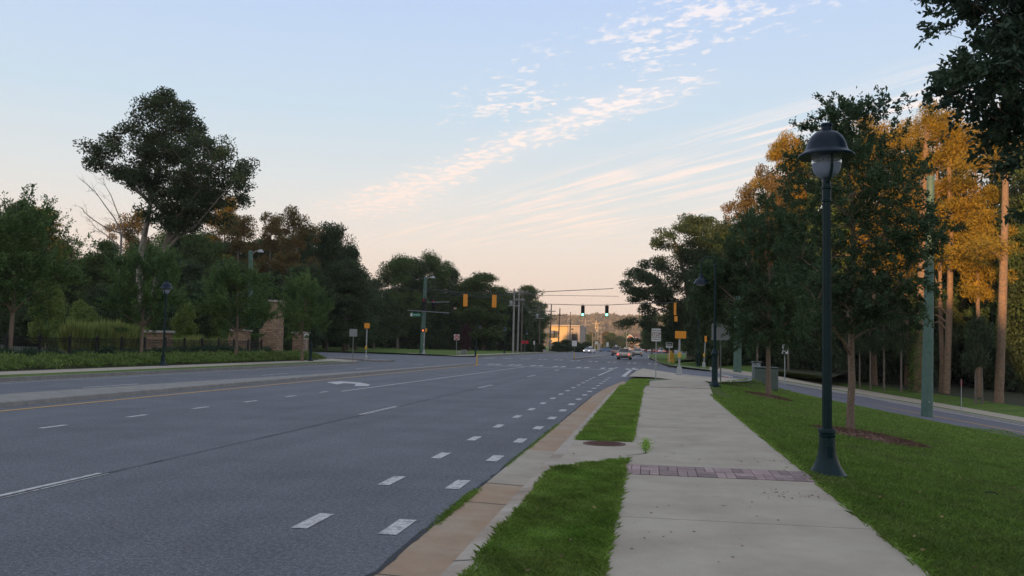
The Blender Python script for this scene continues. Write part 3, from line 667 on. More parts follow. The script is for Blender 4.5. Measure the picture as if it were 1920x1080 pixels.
def plate(mb, w, h, z0, y=-.03, th=.012, r=.04):
    n = 5; pts = []
    for cx_, cz, a0 in ((w/2-r, z0+r, -90), (w/2-r, z0+h-r, 0), (-w/2+r, z0+h-r, 90), (-w/2+r, z0+r, 180)):
        for k_ in range(n): a = R(a0+90*k_/(n-1)); pts.append((cx_+r*math.cos(a), cz+r*math.sin(a)))
    m_ = len(pts)
    v = [(x, y-th, z) for x, z in pts]+[(x, y, z) for x, z in pts]
    mb.add(v, [tuple(range(m_)), tuple(range(2*m_-1, m_-1, -1))]+[(i, m_+i, m_+(i+1) % m_, (i+1) % m_) for i in range(m_)]); return mb
def post_sign(loc, zbot, w, h, label, cat='sign', rz=0, m='white', postm='galv', name='street_sign', ztop=None, pr=.03, tilt=0):
    t = empty(name, loc, rz); tag(t, label, cat)
    MB().box(-pr, pr, -pr*.7, pr*.7, -.1, (ztop or zbot+h-.02)).build('post', K[postm], t)
    if w: plate(MB(), w, h, zbot).build('sign_face', K[m], t)
    return t
# STATE LAW / STOP sign
p = G(1229.5, 714, .15); zt = at(1231, 616, p.y).z; zb = at(1231, 640, p.y).z; pz = gz(p.x, p.y)
w = 17.3/1650*p.y*1.0
t = post_sign(Vector((p.x, p.y, pz)), zb-pz, w, zt-zb, 'white sign reading STATE LAW STOP on a thin post at the verge end', postm='galv', pr=.022)
hh = zt-zb; z0 = zb-pz
text('lettering', 'STATE LAW', .105, K['black'], t, (0, -.045, z0+hh*.84), sx_=.82); text('lettering', 'STOP', .215, K['dred'], t, (0, -.045, z0+hh*.55), sx_=.82)
text('lettering', 'FOR PEDESTRIANS', .06, K['dred'], t, (0, -.045, z0+hh*.31), sx_=.85); text('lettering', 'IN CROSSWALK', .06, K['black'], t, (0, -.045, z0+hh*.15), sx_=.85)
MB().box(-w*.46, w*.46, -.0445, -.0422, z0+hh*.395, z0+hh*.405).build('rule_line', K['black'], t)
# bike sign
p = base(1255, 92); zt = at(1255, 642, p.y).z-p.z; zb = at(1255, 652, p.y).z-p.z
t = post_sign(p, zb, 12/1650*p.y, zt-zb, 'black and white bicycle lane sign on a thin post in the far corner grass', postm='white', pr=.03)
hh = zt-zb; MB().box(-.29, .29, -.047, -.043, zb+hh*.34, zb+hh*.95).build('black_panel', K['black'], t)
mb = MB()
for cx_ in (-.13, .13): mb.add([(cx_+(.085 if k_ % 2 else .06)*math.cos(k_//2*math.pi/8), -.05, zb+hh*.55+(.085 if k_ % 2 else .06)*math.sin(k_//2*math.pi/8)) for k_ in range(34)], [(k_, k_+1, k_+3, k_+2) for k_ in range(0, 32, 2)])
mb.box(-.13, .13, -.052, -.049, zb+hh*.62, zb+hh*.66).box(-.05, -.02, -.052, -.049, zb+hh*.55, zb+hh*.8).build('bicycle_symbol', K['white'], t)
text('lettering', 'BIKE LANE', .10, K['black'], t, (0, -.046, zb+hh*.17), sx_=.9)
# large grey back-of-sign, gooseneck lamp neighbour
p = G(1351, 717, .12); zt = at(1350, 606, p.y).z-.12; zb = at(1350, 637, p.y).z-.12
t = post_sign(Vector((p.x, p.y, .1)), zb, .86, zt-zb, 'back of a large grey rectangular sign on a steel post behind the gooseneck lamp', m='signback', postm='galv_d', pr=.03)
# back sign left, other small signs
p = base(662, 68); zt = at(665, 617, p.y).z-p.z; zb = at(665, 631, p.y).z-p.z
post_sign(p, zb, 15/1650*p.y*1.05, zt-zb, 'blank grey back of a square sign on a leaning post across the road', m='signback', postm='galv_d')
p = base(574, 73); zt = at(574, 625, p.y).z-p.z; zb = at(574, 636, p.y).z-p.z
t = post_sign(p, zb, .46, zt-zb, 'small white square sign with black arrow beside the stone pillar across the road')
MB().tube([(-.08, -.05, zb+.1), (-.08, -.05, zb+.3), (.08, -.05, zb+.38)], .022, 6).build('arrow_symbol', K['black'], t)
# do not enter
p = base(856, 118); zt = at(857, 627, p.y).z-p.z; zb = at(857, 637.5, p.y).z-p.z
t = post_sign(p, zb, (zt-zb), zt-zb, 'square white sign with red disc reading DO NOT ENTER on the far lawn'); cz = (zt+zb)/2; rr = (zt-zb)*.46
mb = MB(); mb.add([(rr*math.cos(a), -.0455, cz+rr*math.sin(a)) for a in np.linspace(0, 2*math.pi, 33)[:-1]], [tuple(range(32))]); mb.build('red_disc', K['red'], t)
MB().box(-rr*.75, rr*.75, -.052, -.048, cz-.045, cz+.045).build('white_bar', K['white'], t)
text('lettering', 'DO NOT', .13, K['white'], t, (0, -.05, cz+rr*.5)); text('lettering', 'ENTER', .13, K['white'], t, (0, -.05, cz-rr*.5))
# STOP HERE ON RED
p = G(1472.5, 716, -.02); p = Vector((p.x, p.y+16, 0)); p = base(1471.5, 66); zt = at(1473, 646.5, p.y).z-p.z; zb = at(1473, 663, p.y).z-p.z; hh = zt-zb
t = post_sign(p, zb, .42, hh, 'narrow white STOP HERE ON RED sign with arrow beyond the green utility box'); w = .42
for i, s in enumerate(('STOP', 'HERE ON', 'RED')): text('lettering', s, .11 if i != 1 else .075, K['black'], t, (0, -.046, zb+hh*(.84-.2*i)), sx_=.9)
mb = MB().add([(.11, -.048, zb+hh*.30), (.13, -.048, zb+hh*.25), (-.02, -.048, zb+hh*.10), (.02, -.048, zb+hh*.05), (-.13, -.048, zb+hh*.03), (-.10, -.048, zb+hh*.2), (-.06, -.048, zb+hh*.15)], [(0, 1, 2, 3, 4, 5, 6)[::-1]]); mb.build('arrow_symbol', K['black'], t)
# edge-on sign by the side road
p = hit(1803, 775); dd = p.y; zt = at(1803, 711, dd).z-p.z; zb = at(1803, 724, dd).z-p.z
t = post_sign(p, zb, .5, zt-zb, 'thin post with a dark red sign seen edge on beside the lower side road', m='red', postm='galv', rz=R(68), pr=.04)
# welcome / for-lease ground sign
p = base(1362, 53); z1 = at(1362, 703.5, p.y).z; z2 = at(1362, 711, p.y).z; t = empty('yard_sign', p, 0); tag(t, 'low white yard sign with red letters and arrow pointing right behind the gooseneck lamp', 'sign')
w = 21/1650*p.y*1.03; hh = z1-z2; rt = Matrix.Rotation(R(9), 3, 'Y')
mb = plate(MB(), w, hh, z2-p.z, r=.01); mb.v = [tuple(rt @ (Vector(q)-Vector((0, 0, z2-p.z+hh/2)))+Vector((0, 0, z2-p.z+hh/2))) for q in mb.v]; mb.build('sign_face', K['white'], t)
for sx__ in (-.2, .2): MB().tube([(sx__, 0, -.05), (sx__, 0, z2-p.z+.05)], .006, 5).build('leg', K['galv'], t)
text('lettering', 'FOR LEASE', .12, K['red'], t, (-.07, -.05, z2-p.z+hh/2+.01), rot=(R(90), R(9), 0), sx_=.75)
MB().add([(w*.33, -.05, z2-p.z+hh*.72), (w*.33, -.05, z2-p.z+hh*.0), (w*.46, -.05, z2-p.z+hh*.3)], [(0, 1, 2)]).build('arrow_symbol', K['dred'], t)

# traffic signals
def signal_head(mbh, n=3, s=1.0):
    hgt = .35*n*s
    mbh.box(-.17*s, .17*s, -.10, .10, -hgt, 0)
    return hgt
def signal(name, loc, hpx_h, facing, label, housing, lit=None, rz=0, n=3, visors=True):
    s = hpx_h/(.35*n); t = empty(name, loc, rz); tag(t, label, 'traffic light')
    mb = MB(); mb.box(-.17*s, .17*s, -.10*s, .10*s, -.35*n*s, 0); mb.build('housing', K[housing], t, bevel=.02)
    MB().tube([(0, 0, 0), (0, 0, .22)], .025, 6).build('hanger', K['black'], t)
    for i in range(n):
        z = -.35*s*(i+.5); fy = -1 if facing else 1
        vm = MB(); r = .15*s; v = []; m_ = 13
        for k_ in range(m_):
            a = R(-30+240*k_/(m_-1)); v += [(r*math.cos(a), fy*.10*s, z+r*math.sin(a)), (r*math.cos(a), fy*.32*s, z+r*math.sin(a)-.02)]
        if visors: vm.add(v, [(2*k_, 2*k_+1, 2*k_+3, 2*k_+2) for k_ in range(m_-1)]).build('visor', K['black' if facing else housing], t)
        c = [(.125*s*math.cos(a), fy*.104*s, z+.125*s*math.sin(a)) for a in np.linspace(0, 2*math.pi, 17)[:-1]]
        mm = K['dark']
        if lit and lit[0] == i: mm = K[lit[1]]
        if facing or i == 0: MB().add(c, [tuple(range(16))]).build('lens', mm, t)
    if not facing:
        for i in range(n-1): MB().box(-.175*s, .175*s, -.107*s, -.099*s, -.35*s*(i+1)-.012, -.35*s*(i+1)+.012).build('seam', K['boll'], t)
    return t
YA = 100.
for px, lab in ((1093, 'left of the two hanging green traffic lights, over the road'), (1138, 'right of the two hanging green traffic lights, over the road')):
    a = at(px, 573, YA); b_ = at(px, 593.5, YA); signal('traffic_light', a, a.z-b_.z, True, lab, 'black', (2, 'green_lit'))
YB = 82.
for px, y0, y1, lab in ((873, 551.5, 574.5, 'left of the two yellow traffic lights hanging with their backs to the viewer'), (927, 553, 576.5, 'right of the two yellow traffic lights hanging with their backs to the viewer')):
    a = at(px, y0, YB); b_ = at(px, y1, YB); signal('traffic_light', a, a.z-b_.z, False, lab, 'sigy')
YP = 112.
for px, y0, y1, n_, lab in ((796.5, 559, 583, 4, 'four-lamp dark traffic light with red lens beside the green mast, far left corner'), (815, 561, 579, 3, 'three-lamp dark traffic light with red lens just right of the green mast, far left corner')):
    a = at(px, y0, YP-1.2); b_ = at(px, y1, YP-1.2); signal('traffic_light', a, a.z-b_.z, True, lab, 'black', (0, 'red_lit'), R(-25), n_)
a = at(1266, 568, 88); b_ = at(1269, 591, 88); signal('traffic_light', a, a.z-b_.z, False, 'tall yellow traffic light seen from the side before the big oak', 'sigy', None, R(86), 3, False)
a = at(1267.5, 593, 88); b_ = at(1268, 603, 88); signal('traffic_light', a, a.z-b_.z, False, 'short yellow signal below the side-on traffic light at the big oak', 'sigy', None, R(86), 1, False)
# masts
def mast(px, Y, top_py, r0, r1, label, basepy=None, px_top=None, lamp=False):
    p = base(px, Y); tp = at(px_top or px, top_py, Y); t = empty('signal_mast', p); tag(t, label, 'pole')
    MB().tube([(0, 0, -.3), (0, 0, .6), (tp.x-p.x, 0, tp.z-p.z)], [r0, r0*.98, r1], 16).build('shaft', K['polegreen'], t, True)
    MB().lathe([(r1*1.15, 0), (r1*1.15, .12), (r1*.4, .2)], 12, (tp.x-p.x, 0, tp.z-p.z)).build('cap', K['polegreen'], t, True)
    if lamp:
        x = tp.x-p.x; z = tp.z-p.z
        MB().tube([(x, 0, z-.2), (x+.5, 0, z+.15), (x+.8, 0, z+.2)], .045, 6).build('bracket', K['galv'], t)
        MB().lathe([(.08, .0), (.2, -.05), (.3, -.28), (.2, -.3)], 12, (x+1.0, 0, z+.32)).build('floodlight', K['galv'], t, True)
    return t
mast(791.5, YP, 522, .33, .22, 'dark green steel signal mast with floodlight on the far left corner lawn', px_top=798, lamp=True)
mast(472, 78, 474, .28, .2, 'dark green steel mast rising above the young elm across the road', px_top=470, lamp=True)
pg = hit(1738, 781)
t = empty('utility_mast', pg); tag(t, 'thick pale green steel pole on the slope, its top lost in leaves', 'pole')
tp = at(1745, 330, pg.y); MB().tube([(0, 0, -.5), (0, 0, .02), (tp.x-pg.x, 0, tp.z-pg.z)], [.40, .39, .25], 24).build('shaft', K['polegreen'], t, True)
MB().box(.02, .07, -.41, -.385, 1.0, 1.07).build('tag_plate', K['white'], t)
mast(1383, 76, 560, .34, .28, 'green steel mast half hidden by leaves beyond the side road')
# street-name sign on the span wire
a = at(779, 591, YP-3); t = empty('street_name_sign', at(779, 586, YP-3)); wd = 19/1650*YP*1.03; hg = 6.5/1650*YP
tag(t, 'green street-name sign reading Vernelle St hanging left of the green mast', 'sign')
MB().box(-wd/2, wd/2, -.02, .02, -hg*1.15, -hg*.15).build('sign_face', K['green_sign'], t); MB().box(-wd/2+.02, -wd/2+.26, -.03, -.021, -hg*1.1, -hg*.2).build('white_square', K['white'], t)
for s in (-.45, .4): MB().box(s-.02, s+.02, -.01, .01, -hg*.15, .12).build('hanger', K['galv'], t)
text('lettering', 'Vernelle St', .23, K['white'], t, (.1, -.025, -hg*.65))
# span wires and cables
def wire(name, pts, r, label, m='wire', group=None, sag=0):
    P0 = []
    for a, b_ in zip(pts, pts[1:]):
        for k_ in range(12): q = a.lerp(b_, k_/12); q.z -= sag*4*(k_/12)*(1-k_/12); P0.append(q)
    P0.append(pts[-1]); o = MB().tube(P0, r, 5).build(name, K[m]); tag(o, label, 'cable', group); return o
wire('span_wire', [at(700, 535, 140), at(1020, 570, 104), at(1093, 572, YA), at(1138, 572, YA), at(1200, 569, 96), at(1266, 567, 88)], .035, 'thin cable the two green traffic lights hang from')
wire('span_wire', [at(797, 541, YP), at(873, 550, YB), at(927, 551.5, YB), at(1010, 547.5, 86), at(1150, 541, 96)], .035, 'thick cable running above the yellow signal backs to the oak at the right')
wire('span_wire', [at(797, 556, YP), at(1010, 553.5, 90), at(1160, 555.5, 96)], .022, 'thin middle cable below the thick one, ending in the oak')
wire('span_wire', [at(764, 582, YP-3), at(800, 584, YP-2), at(842, 587, YP-2.5)], .05, 'pale horizontal cable carrying the street-name sign', 'wire_l')
wire('span_wire', [at(800, 567, YP), at(843, 566, YP-8)], .05, 'short pale cable above the street-name sign', 'wire_l')
# pedestrian signals
def ped(px, bpx_y, Y, ytop, label, boxes, ytopbox=None, lean=0):
    p = base(px, Y); zt = at(px, ytop, Y).z-p.z; t = empty('pedestrian_signal', p); tag(t, label, 'pedestrian signal')
    MB().lathe([(.2, -.05), (.2, .06), (.17, .1), (.14, .42), (.1, .45), (.07, .5)], 8).build('base', K['galv'], t)
    MB().tube([(0, 0, .3), (lean, 0, zt)], .055, 10).build('post', K['galv'], t, True)
    for (dx, w, h, rz, face) in boxes:
        rt = Matrix.Rotation(rz, 3, 'Z'); mb = MB(); mb.box(-w/2, w/2, -.12, .12, zt-h, zt, rt, (0, 0, 0)); mb.v = [(x+dx+lean, y, z) for x, y, z in mb.v]
        hs = mb.build('housing', K['sigy'] if face != 'hand' else K['black'], t, bevel=.015)
        if face == 'hand':
            c = MB(); cx_, cz = dx+lean, zt-h/2
            c.box(cx_-.09, cx_+.09, -.135, -.125, cz-.14, cz+.0)
            for k_ in range(4): c.box(cx_-.09+.048*k_, cx_-.055+.048*k_, -.135, -.125, cz+.002, cz+.12-.03*abs(k_-1.5)/1.5)
            c.box(cx_+.095, cx_+.13, -.135, -.125, cz-.08, cz+.02); c.build('hand_symbol', K['hand_lit'], t)
    MB().box(-.09, .09, -.14, -.05, 1.0, 1.3).build('button_box', K['galv'] if boxes[0][4] == 'hand' else K['boll'], t)
    return t
p = hit(1274, 703)
ped(1274, 703, p.y, 621, 'white post with two yellow signal boxes on the concrete corner island', [(-.14, .22, .42, R(0), ''), (.17, .40, .42, R(0), '')])
p = hit(687, 668); ped(687, 668, 72, 606, 'white post with one yellow signal box across the road, beside the lawn', [(0, .44, .44, R(15), '')])
ped(795, 663, 109, 616, 'white post with a lit orange hand signal in front of the far left green mast', [(-.16, .44, .44, R(0), 'hand'), (.22, .2, .44, R(0), '')])
ped(1320, 686, 82, 630, 'slightly leaning white post with a narrow yellow box beyond the side road', [(0, .2, .55, R(0), '')], lean=.15)
# yellow cabinet at the oak, bollards
p = base(1258.5, 96); o = MB().box(-.35, .35, -.25, .25, -.1, 1.0).box(-.1, .12, -.3, -.24, .5, 1.25).build('marker_box', K['boll'], None, bevel=.03); o.location = p; tag(o, 'small yellow cabinet standing at the foot of the big oak', 'cabinet')
def bollard(px, Y, ytop, label):
    p = base(px, Y); t = empty('bollard', p); tag(t, label, 'bollard'); h = at(px, ytop, Y).z-p.z
    MB().lathe([(.14, 0), (.14, .03), (.05, .05), (.045, h-.05), (.02, h)], 12).build('post', K['boll'], t, True)
    return t, h
bollard(895, 69.6, 663, 'yellow marker post on the near tip of the median')
t, h = bollard(1077, 111, 660, 'yellow marker post below the small white sign on the second median')
zb = at(1076, 649, 111).z-t.location.z; plate(MB(), .62, .7, zb, r=.03).build('sign_face', K['white'], t); MB().box(-.025, .025, -.02, .02, h-.1, zb+.6).build('sign_post', K['galv_d'], t)
# utility boxes
def ubox(px, Y, x0, x1, ytop, depth, m, label, slope=True, name='utility_box'):
    p = base(px, Y); a = at(x0, 700, Y).x-p.x; b_ = at(x1, 700, Y).x-p.x; h = at(px, ytop, Y).z-p.z; t = empty(name, p); tag(t, label, 'utility box')
    mb = MB(); mb.add([(a, 0, -.2), (b_, 0, -.2), (b_, depth, -.2), (a, depth, -.2), (a+.02, 0, h*.96), (b_-.02, 0, h*.96), (b_-.02, depth, h), (a+.02, depth, h)], [(0, 3, 2, 1), (4, 5, 6, 7), (0, 1, 5, 4), (1, 2, 6, 5), (2, 3, 7, 6), (3, 0, 4, 7)]); mb.build('cabinet', m, t, bevel=.05)
    MB().box(a-.03, b_+.03, -.03, depth, h+.002, h+.045).build('lid', m, t, bevel=.02)
    xm = (a+b_)/2; MB().box(xm-.006, xm+.006, -.006, -.001, .05, h*.93).build('door_gap', K['dark'], t)
    MB().box(xm-.09, xm-.05, -.04, -.002, h*.45, h*.6).build('handle', K['galv_d'], t)
    return t
ubox(1438, 49, 1415, 1460, 690, 1.2, K['box_green'], 'squat green utility box beside the second young tree')
ubox(1424, 56, 1411, 1427, 679.5, .6, K['box_grey'], 'taller grey utility cabinet behind the squat green box')
# stones and small boxes on the far lawn
for px, Y, x0, x1, yt, m_, lab in ((862, 128, 857, 867, 658.5, 'cap', 'low white stone block on the far lawn beside the do not enter sign'), (872, 125, 865, 875, 656, 'box_grey', 'grey utility cabinet on the far lawn right of the white stone block'), (1022, 190, 1018, 1026.5, 655.5, 'cap', 'white rounded stone marker beside the cluster of far trees')):
    p = base(px, Y); a = at(x0, 650, Y).x-p.x; b_ = at(x1, 650, Y).x-p.x; h = at(px, yt, Y).z-p.z; o = MB().box(a, b_, 0, .5, -.1, max(.3, h)).build('stone_block' if m_ == 'cap' else 'utility_box', K[m_], None, bevel=.06); o.location = p; tag(o, lab, 'stone' if m_ == 'cap' else 'utility box')
# far signs
def farsign(px, Y, ybot, ytop, wpx, m, label, shape='rect', col='white'):
    p = base(px, Y); zb = at(px, ybot, Y).z-p.z; zt = at(px, ytop, Y).z-p.z; w = wpx/1650*Y*1.02
    t = empty('street_sign', p); tag(t, label, 'sign'); MB().box(-.04, .04, 0, .06, 0, zt-.05).build('post', K['galv_d'], t)
    if shape == 'diamond': c = (zb+zt)/2; h = (zt-zb)/2; MB().add([(0, -.03, c-h), (h, -.03, c), (0, -.03, c+h), (-h, -.03, c), (0, -.01, c-h), (h, -.01, c), (0, -.01, c+h), (-h, -.01, c)], [(0, 1, 2, 3), (7, 6, 5, 4), (0, 4, 5, 1), (1, 5, 6, 2), (2, 6, 7, 3), (3, 7, 4, 0)]).build('sign_face', K[m], t)
    elif shape == 'oct': c = (zb+zt)/2; h = (zt-zb)/2; pts = [(h*1.08*math.cos(R(22.5+45*i)), c+h*1.08*math.sin(R(22.5+45*i))) for i in range(8)]; MB().add([(x, -.03, z) for x, z in pts]+[(x, -.01, z) for x, z in pts], [tuple(range(8)), tuple(range(15, 7, -1))]).build('sign_face', K[m], t)
    else: plate(MB(), w, zt-zb, zb).build('sign_face', K[m], t)
    return t
t = farsign(984, 170, 638, 645, 7, 'red', 'pair of red octagonal signs on one post left of the far driveway', 'oct'); c = list(t.children)[1]; c.location = (-.35, 0, 0); c2_ = c.copy(); COL.objects.link(c2_); c2_.parent = t; c2_.location = (.4, 0, 0)
farsign(1001.5, 172, 646, 639, 2.5, 'white', 'narrow white sign seen nearly edge on in front of the far bushes')
t = farsign(1032, 200, 643.5, 636, 8, 'signback', 'grey diamond sign with a panel below, left of the stucco building', 'diamond'); z_ = at(1032, 645.5, 200).z-t.location.z; MB().box(-.55, .55, -.03, 0, z_-.35, z_).build('lower_panel', K['signback'], t)
farsign(1139, 270, 650, 642, 4.5, 'white', 'white sign on a pale post right of the clock arch'); farsign(1155.5, 200, 652, 646.5, 4.5, 'white', 'white sign just above the tan sport utility vehicle')
farsign(1108, 290, 654, 649, 8, 'white', 'wide white sign board behind the oncoming white car'); farsign(1172, 330, 654, 651, 3.5, 'white', 'tiny white sign above the silver car'); farsign(1211, 330, 654, 651, 3.5, 'white', 'tiny white sign right of the beige sedan')
# utility poles
def upole(px, Y, ytop, wpx, m, label, arms=((1, 1.2),), xf=None, px_top=None, group=None):
    p = base(px, Y); tp = at(px_top or px, ytop, Y); t = empty('utility_pole', p); tag(t, label, 'utility pole', group); r = wpx/1650*Y/2; h = tp.z-p.z; dx = tp.x-p.x
    MB().tube([(0, 0, -.3), (dx, 0, h)], [r*1.15, r*.8], 10).build('shaft', K[m], t, True)
    for dz, w in arms:
        mb = MB(); mb.box(dx-w, dx+w, -.08, .08, h-dz-.08, h-dz+.08); mb.build('crossarm', K[m], t)
        for s in (-.9, -.45, .45, .9): MB().lathe([(.05, 0), (.09, .05), (.05, .12), (.08, .17), (.03, .25)], 8, (dx+w*s, 0, h-dz+.08)).build('insulator', K['galv'], t)
    if xf: MB().lathe([(.3, 0), (.32, .05), (.32, .85), (.2, .95)], 12, (dx-.55*xf, -.1, h-3.2)).build('transformer', K['galv'], t, True); MB().box(dx-1.1, dx+1.1, -.2, .2, h-3.35, h-3.23).build('bracket', K['galv'], t)
    return t
upole(962, 165, 541, 3.6, 'woodp', 'leftmost pale pole of the cluster of three', ((.6, 1.6),), 1, 964.5)
upole(970.5, 168, 541, 3.0, 'woodp', 'middle pale pole of the cluster of three', ((.7, 1.7), (2.2, 1.0)), None, 974)
upole(977.5, 172, 545, 2.6, 'wood', 'rightmost pole of the cluster of three', ((.6, 1.6),), None, 980)
upole(1011, 200, 570, 2.8, 'wood', 'utility pole with transformer in front of the far leafy tree', ((.6, 1.8),), 1, 1012)
upole(1031, 230, 571, 2.6, 'wood', 'dark pole at the left end of the stucco building', ((1.8, 1.1),), None, 1034)
upole(1046.5, 262, 578, 2.4, 'wood', 'dark pole across the middle of the stucco building', ((2.2, 1.6),), None, 1050)
upole(1068, 295, 585, 2.2, 'wood', 'dark pole between the lit and dull walls of the stucco building', (), 1, 1070)
upole(1098, 340, 598, 1.8, 'woodp', 'pale pole with two arms left of the yellow post', ((.8, 2.6), (2.2, 1.5)))
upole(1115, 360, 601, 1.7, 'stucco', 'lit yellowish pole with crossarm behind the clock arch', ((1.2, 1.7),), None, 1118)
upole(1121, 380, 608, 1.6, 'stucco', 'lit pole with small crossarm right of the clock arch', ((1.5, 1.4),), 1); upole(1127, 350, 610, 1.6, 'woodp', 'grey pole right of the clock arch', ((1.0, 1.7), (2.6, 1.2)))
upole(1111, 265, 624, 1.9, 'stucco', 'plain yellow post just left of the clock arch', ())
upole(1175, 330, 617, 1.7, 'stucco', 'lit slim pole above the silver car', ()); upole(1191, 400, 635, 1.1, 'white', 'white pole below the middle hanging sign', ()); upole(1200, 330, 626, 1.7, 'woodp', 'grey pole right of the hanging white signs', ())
for k_ in range(3):
    wire('power_cable', [at(980, 562+3*k_, 172), at(1012, 575+6*k_, 200), at(1034, 576+3*k_, 230)], .03, ['topmost', 'middle', 'lowest'][k_]+' of three sagging cables between the far utility poles', 'wire_l', 'sagging power cables', sag=1.3)
# hanging white sign boxes far away
for px, lab in ((1181.5, 'leftmost of the three white signs hanging over the far road'), (1189.5, 'middle of the three white signs hanging over the far road'), (1197.5, 'rightmost of the three white signs hanging over the far road')):
    a = at(px, 636, 340); o = MB().box(-.33, .33, -.05, .05, -.8, 0).build('hanging_sign', K['white']); o.location = a; tag(o, lab, 'sign', 'hanging white signs')
wire('span_wire', [at(1175, 634.5, 340), at(1201, 635, 340)], .05, 'far cable the three white signs hang from', 'wire_l')
# ------------------------------------------------------------------ masonry, fence
def masonry(px0, px1, Y, ytop, depth, label, zb=None, name='stone_pillar', taper=0):
    a = at(px0, 640, Y).x; b_ = at(px1, 640, Y).x; p = Vector(((a+b_)/2, Y, gz((a+b_)/2, Y))); h = at((px0+px1)/2, ytop, Y).z-p.z; w = (b_-a)/2
    t = empty(name, p); tag(t, label, 'stone pillar'); MB().add([(-w-taper, 0, -.2), (w, 0, -.2), (w, depth, -.2), (-w-taper, depth, -.2), (-w, 0, h), (w, 0, h), (w, depth, h), (-w, depth, h)], [(0, 3, 2, 1), (4, 5, 6, 7), (0, 1, 5, 4), (1, 2, 6, 5), (2, 3, 7, 6), (3, 0, 4, 7)]).build('shaft', K['stone'], t)
    MB().box(-w-.12, w+.12, -.12, depth+.12, h+.002, h+.16).build('cap_stone', K['cap'], t, bevel=.02); return t
YF = lambda px: 1650*32.0/(1222-px)
masonry(273, 307, YF(290)*.985, 624, 1.1, 'low square stone pillar in the iron fence behind the slim street lamp')
t = masonry(503, 520, 70, 566, 1.2, 'tall stone gate tower with pale cap between two young elms', name='stone_tower')
# battered wing of the tower
Yt = 70; z0 = t.location.z; x0 = t.location.x
pw = [(at(484, 650, Yt).x-x0, -.2), (at(503, 650, Yt).x-x0-.003, -.2), (at(503, 650, Yt).x-x0-.003, at(503, 580, Yt).z-z0), (at(496, 650, Yt).x-x0, at(496, 600, Yt).z-z0), (at(490, 650, Yt).x-x0, at(490, 614, Yt).z-z0), (at(484, 650, Yt).x-x0, at(484, 618, Yt).z-z0)]
n_ = len(pw); MB().add([(x, .1, z) for x, z in pw]+[(x, 1.0, z) for x, z in pw], [tuple(range(n_)), tuple(range(2*n_-1, n_-1, -1))]+[(i, n_+i, n_+(i+1) % n_, (i+1) % n_) for i in range(n_)]).build('wing_wall', K['stone'], t)
masonry(548, 570, 77, 625, 1.1, 'short stone pillar right of the tall stone tower'); masonry(428, 463, 68, 621, .7, 'low stone wall panel behind the fence left of the tall stone tower', name='stone_wall')
# iron fence
t = empty('iron_fence', (-32, 0, 0)); tag(t, 'low black iron picket fence with square posts across the road', 'fence')
y = 30.
pan = None; pst = None
segs = []
while y < 70: segs.append(y); y += 2.44
for i, y in enumerate(segs):
    z = gz(-32, y)
    if pst is None:
        mb = MB().box(-.055, .055, -.055, .055, -.1, 1.30); mb.lathe([(.07, 1.30), (.07, 1.33), (.02, 1.38)], 4); pst = mb.build('post', K['black'], t)
        mb = MB()
        for zz in (.12, .98, 1.12): mb.box(-.018, .018, .06, 2.38, zz, zz+.035)
        for k_ in range(1, 20): mb.box(-.008, .008, .06+k_*.117-.008, .06+k_*.117+.008, .05, 1.24)
        pan = mb.build('panel', K['black'], t); pst.location = (0, y, z); pan.location = (0, y, z); continue
    a = pst.copy(); COL.objects.link(a); a.parent = t; a.location = (0, y, z)
    if i < len(segs)-1: b_ = pan.copy(); COL.objects.link(b_); b_.parent = t; b_.location = (0, y, z)
# ------------------------------------------------------------------ near details
c = G(1137.5, 833, .157); t = empty('manhole_cover', Vector((-.72, 14.02, .158))); tag(t, 'round rusty iron manhole cover in the concrete apron beside the sidewalk', 'manhole cover')
MB().lathe([(.335, 0), (.335, .008), (.29, .010), (.29, .006)], 40).build('frame', K['rust'], t); mb = MB().lathe([(.283, .0), (.283, .008), (.275, .011)], 40)
for i in range(-6, 7):
    w_ = math.sqrt(max(0, .26**2-(i*.04)**2))
    if w_ > .02: mb.box(-w_, w_, i*.04-.008, i*.04+.008, .0115, .016)
mb.build('lid', K['rust'], t)
# hose in the grass
p = hit(1860, 930); dd = p.y
pts = [at(x, y, dd) for x, y in [(1845, 923), (1855, 922.5), (1863, 923), (1869, 925), (1872, 929), (1874, 934), (1874, 941)]]
o = MB().tube(pts, .009, 6).build('hose', K['black'], None, True); tag(o, 'short black bent piece of hose sticking out of the grass slope', 'hose')
# litter on the sidewalk
rng = np.random.default_rng(5); mb = MB()
spots = [(1500, 870, 60, 14, 16), (1420, 862, 60, 8, 12), (1460, 925, 40, 14, 16), (1530, 930, 40, 12, 12), (1370, 940, 160, 60, 10), (1300, 1000, 150, 70, 10), (1330, 780, 80, 40, 14), (1280, 745, 40, 20, 8), (1260, 855, 60, 20, 5)]
for cx_, cy_, sx__, sy__, n_ in spots:
    for _ in range(n_*2):
        q = G(cx_+rng.normal()*sx__*.5, cy_+rng.normal()*sy__*.5, .159)
        if not (swL(q.y)+.02 < q.x < swR(q.y)-.02): continue
        a = rng.uniform(0, 6.28); l_ = rng.uniform(.007, .020); w_ = l_*rng.uniform(.25, .6); d1 = Vector((math.cos(a), math.sin(a), 0)); d2 = Vector((-d1.y, d1.x, .0))
        mb.add([q-d1*l_, q+d2*w_+Vector((0, 0, .004)), q+d1*l_, q-d2*w_+Vector((0, 0, .006))], [(0, 1, 2, 3)])
o = mb.build('leaf_litter', mat('dry_leaf', (.22, .13, .07), .9, island=.6)); tag(o, kind='stuff')
